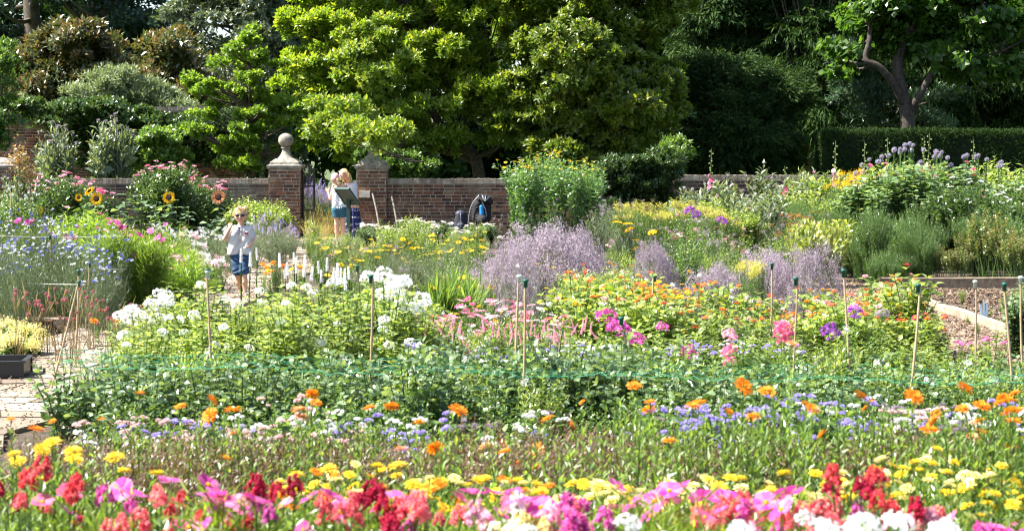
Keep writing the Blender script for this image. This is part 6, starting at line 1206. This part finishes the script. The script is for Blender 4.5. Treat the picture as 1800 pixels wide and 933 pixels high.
# ---- pushchair and backpack by the wall
def kpt(zx, zy, D): return W(780 + zx / 10.367, 320 + zy / 10.367, D)
Dp = 36.7; K0 = kpt(660, 700, Dp); pc_ = thing('pushchair', 'black folded pushchair with grey hood and bright blue bag against the brick wall', 'pushchair', (K0[0], Dp, .02))
kk = lambda x, y, dy=0: kpt(x, y, Dp + dy) - np.array([K0[0], Dp, .02])
BLK = plain('black_fabric', (.010, .010, .013), .85); GRY = plain('grey_tube', (.32, .33, .33), .35, metal=.7); BLU = plain('bright_blue_cloth', (.01, .20, .65), .6)
def arcpts(c, r_, a0, a1, y, n=12): a_ = np.linspace(a0, a1, n); return np.c_[c[0] + r_ * np.cos(a_), np.full(n, y), c[2] + r_ * np.sin(a_)]
for yy in (-.22, .12):
    mb = MB(); q = [kk(650, 240, yy), kk(540, 370, yy), kk(470, 560, yy), np.array([kk(450, 600, yy)[0] - .02, yy, .12])]; tube(mb, spline(q, 5), .014, 7); tube(mb, [kk(660, 270, yy), kk(760, 500, yy), np.array([kk(830, 700, yy)[0], yy, .1])], .013, 7); link('side_frame', mb.mesh('side_frame', [GRY]), pc_)
mb = MB(); tube(mb, [kk(650, 240, -.22), kk(640, 232, -.05), kk(650, 240, .12)], .018, 8); link('handlebar', mb.mesh('handlebar', [BLK]), pc_)
v, f = ICO3; q = v.copy(); q[:, 2] = np.where(q[:, 2] < -.05, -.05, q[:, 2]); mb = MB(); mb.add((q * [.19, .21, .15]) @ Ry(.25).T + kk(745, 350, -.05), f, .5, 0, True); link('hood', mb.mesh('hood', [BLK]), pc_)
mb = MB()
for a0 in (-.5, .0, .5):
    an = np.linspace(0, math.pi, 14); p = np.c_[np.sin(an) * math.sin(a0) * .2, -np.cos(an) * .215, np.sin(an) * math.cos(a0) * .158]; tube(mb, p @ Ry(.25).T + kk(745, 350, -.05), .006, 5)
link('hood_hoop', mb.mesh('hood_hoop', [GRY]), pc_)
part('seat', [(kk(620, 430, -.05), kk(640, 650, -.1), .14, .15), (kk(760, 430, -.05), kk(740, 650, -.1), .13, .14), (kk(700, 680, -.15), kk(700, 700, -.3), .12, .10)], .012, BLK, pc_, .05, bump=fold(.006, 40))
part('blue_bag', [(kk(680, 450, -.22), kk(690, 580, -.22), .035, .045), (kk(700, 450, -.22), kk(705, 580, -.22), .02, .04)], .008, BLU, pc_, .03)
for (wx, yy) in ((450, -.24), (450, .14), (830, -.24), (830, .14)):
    mb = MB(); c = np.array([kk(wx, 600)[0], yy, .10]); an = np.linspace(0, 2 * math.pi, 21); tube(mb, np.c_[c[0] + .085 * np.cos(an), np.full(21, yy), c[2] + .085 * np.sin(an)], .015, 6, cap=False)
    wh = link('wheel', mb.mesh('wheel', [BLK]), pc_); mb = MB()
    for a_ in np.arange(5) * 1.2566: tube(mb, [c, c + [.075 * math.cos(a_), 0, .075 * math.sin(a_)]], .006, 4)
    link('spokes', mb.mesh('spokes', [GRY]), wh)
q = kpt(310, 610, 36.9); bp = thing('backpack', 'small navy backpack with a pale seam standing left of the pushchair', 'backpack', (q[0], 36.9, .02)); zt_ = kpt(310, 515, 36.9)[2]
part('pack_body', [((-.04, 0, .14), (-.03, .02, zt_ - .12), .12, .10), ((.04, 0, .14), (.03, .02, zt_ - .12), .12, .10)], .01, plain('navy_nylon', (.012, .016, .04), .6), bp, .04)
part('front_pocket', [((-.03, -.10, .14), (-.03, -.09, .30), .06, .06), ((.03, -.10, .14), (.03, -.09, .30), .06, .06)], .01, plain('navy_pocket', (.02, .025, .06), .6), bp, .03)
mb = MB(); tube(mb, bez((0, -.03, zt_ - .03), (0, -.16, zt_ - .15), (.01, -.15, .2), 8), .005, 5); link('piping', mb.mesh('piping', [GRY]), bp)
mb = MB(); tube(mb, bez((-.03, 0, zt_ - .04), (0, 0, zt_ + .05), (.03, 0, zt_ - .04), 8), .007, 5); link('carry_loop', mb.mesh('carry_loop', [BLK]), bp)
mb = MB(); box(mb, (-.10, -.115, zt_ - .17), (.02, .01, .05)); link('tab', mb.mesh('tab', [PT['acid']]), bp)
# ------------------------------------------------------------------ labels: name the place of each plant by what stands next to it
LM_NEAR = [(40, 'at the left edge'), (130, 'by the stone path'), (300, 'left of the leftmost tall cane'), (440, 'under the leftmost tall cane'), (580, 'right of the leftmost tall cane'), (720, 'under the second tall cane'), (840, 'left of the paired canes'), (960, 'under the paired canes'), (1060, 'right of the paired canes'), (1150, 'under the dark leaning cane'), (1240, 'right of the dark leaning cane'), (1330, 'left of the tall rose phlox'), (1440, 'under the tall rose phlox'), (1550, 'under the violet phlox'), (1650, 'under the cane leaning right'), (1740, 'in front of the bark path'), (9999, 'at the right edge')]
LM_MID = [(70, 'at the left edge'), (190, 'left of the cosmos cane'), (260, 'by the cosmos cane'), (345, 'right of the cosmos cane'), (400, 'just left of the boy'), (460, 'around the boy'), (540, 'by the paved path'), (640, 'left of the second tall cane'), (760, 'behind the white phlox'), (860, 'left of the largest mauve mound'), (1080, 'by the largest mauve mound'), (1200, 'by the small mauve mound'), (1330, 'behind the low mauve mound'), (1480, 'by the dense purple mound'), (1640, 'beside the bark path'), (1740, 'above the timber edging'), (9999, 'at the right edge')]
LM_FAR = [(60, 'at the left pier'), (160, 'left of the large sunflower'), (240, 'right of the large sunflower'), (340, 'by the second sunflower'), (430, 'by the bronze sunflower'), (540, 'by the left gate pier'), (620, 'in the gateway'), (700, 'by the right gate pier'), (800, 'left of the pushchair'), (880, 'by the pushchair'), (1070, 'by the tall sneezeweed'), (1180, 'by the dark shrub'), (1300, 'by the slim hollyhock'), (1440, 'by the bright feathery plumes'), (1530, 'left of the globe thistles'), (1600, 'under the leftmost globe thistles'), (1680, 'under the tallest hollyhock'), (1740, 'right of the tallest hollyhock'), (9999, 'at the right edge')]
bpy.context.view_layer.update()
def relabel():
    import re
    from collections import defaultdict
    cut = re.compile(r' (in front of|in the middle|behind|below|beside|left of|right of|between|above|at the|against|among|by the|near|on the|along|towards|over|held|filling|mingled|under|to the|not yet|standing|rising|cut by|seen|around|just) .*')
    B = defaultdict(list)
    full = defaultdict(int)
    for o in COL.objects:
        if o.parent is None and o.get('category') and o.get('group') and o.get('kind') is None: full[o['label']] += 1
    for o in COL.objects:
        if o.parent is None and o.get('category') and o.get('group') and o.get('kind') is None and full[o['label']] > 1: B[cut.sub('', o['label'])].append(o)
    for lab, L_ in B.items():
        S_ = defaultdict(list)
        for o in L_:
            x, y = o.location[0], o.location[1]; px = CX + x / y * F
            LM = LM_NEAR if y < 14 else LM_MID if y < 26 else LM_FAR
            S_[next(t for q, t in LM if px < q)].append((px, y, o))
        for t, M_ in S_.items():
            M_.sort(key=lambda q: q[1]); n = len(M_); nr = 1 if n <= 3 else min(4, max(2, -(-n // 5))); h = -(-n // nr)
            rows = [M_[i * h:(i + 1) * h] for i in range(nr)]
            for ri, R_ in enumerate(rows):
                R_.sort(key=lambda q: q[0]); rw = '' if nr == 1 else (('front', 'back') if nr == 2 else ('front', 'centre', 'back') if nr == 3 else ('frontmost', 'front', 'back', 'backmost'))[ri]
                m = len(R_)
                for i, (px, y, o) in enumerate(R_):
                    pos = '' if m == 1 else 'left' if i == 0 else 'right' if i == m - 1 else 'middle' if m == 3 or i * 2 + 1 == m else 'inner left' if i * 2 < m else 'inner right'
                    ex = (rw + ' ' + pos).strip(); room = 16 - len(t.split()) - (len(ex.split()) + 1 if ex else 0); wd = lab.split()[:room]
                    while wd[-1] in ('with', 'and', 'of', 'a', 'the', 'in', 'small', 'flat', 'tiny', 'or', 'big', 'white', 'pink', 'orange', 'thread', 'like', 'few', 'broad', 'no'): wd.pop()
                    o['label'] = ' '.join(wd) + ' ' + t + (', ' + ex + ' one' if ex else '')
relabel()
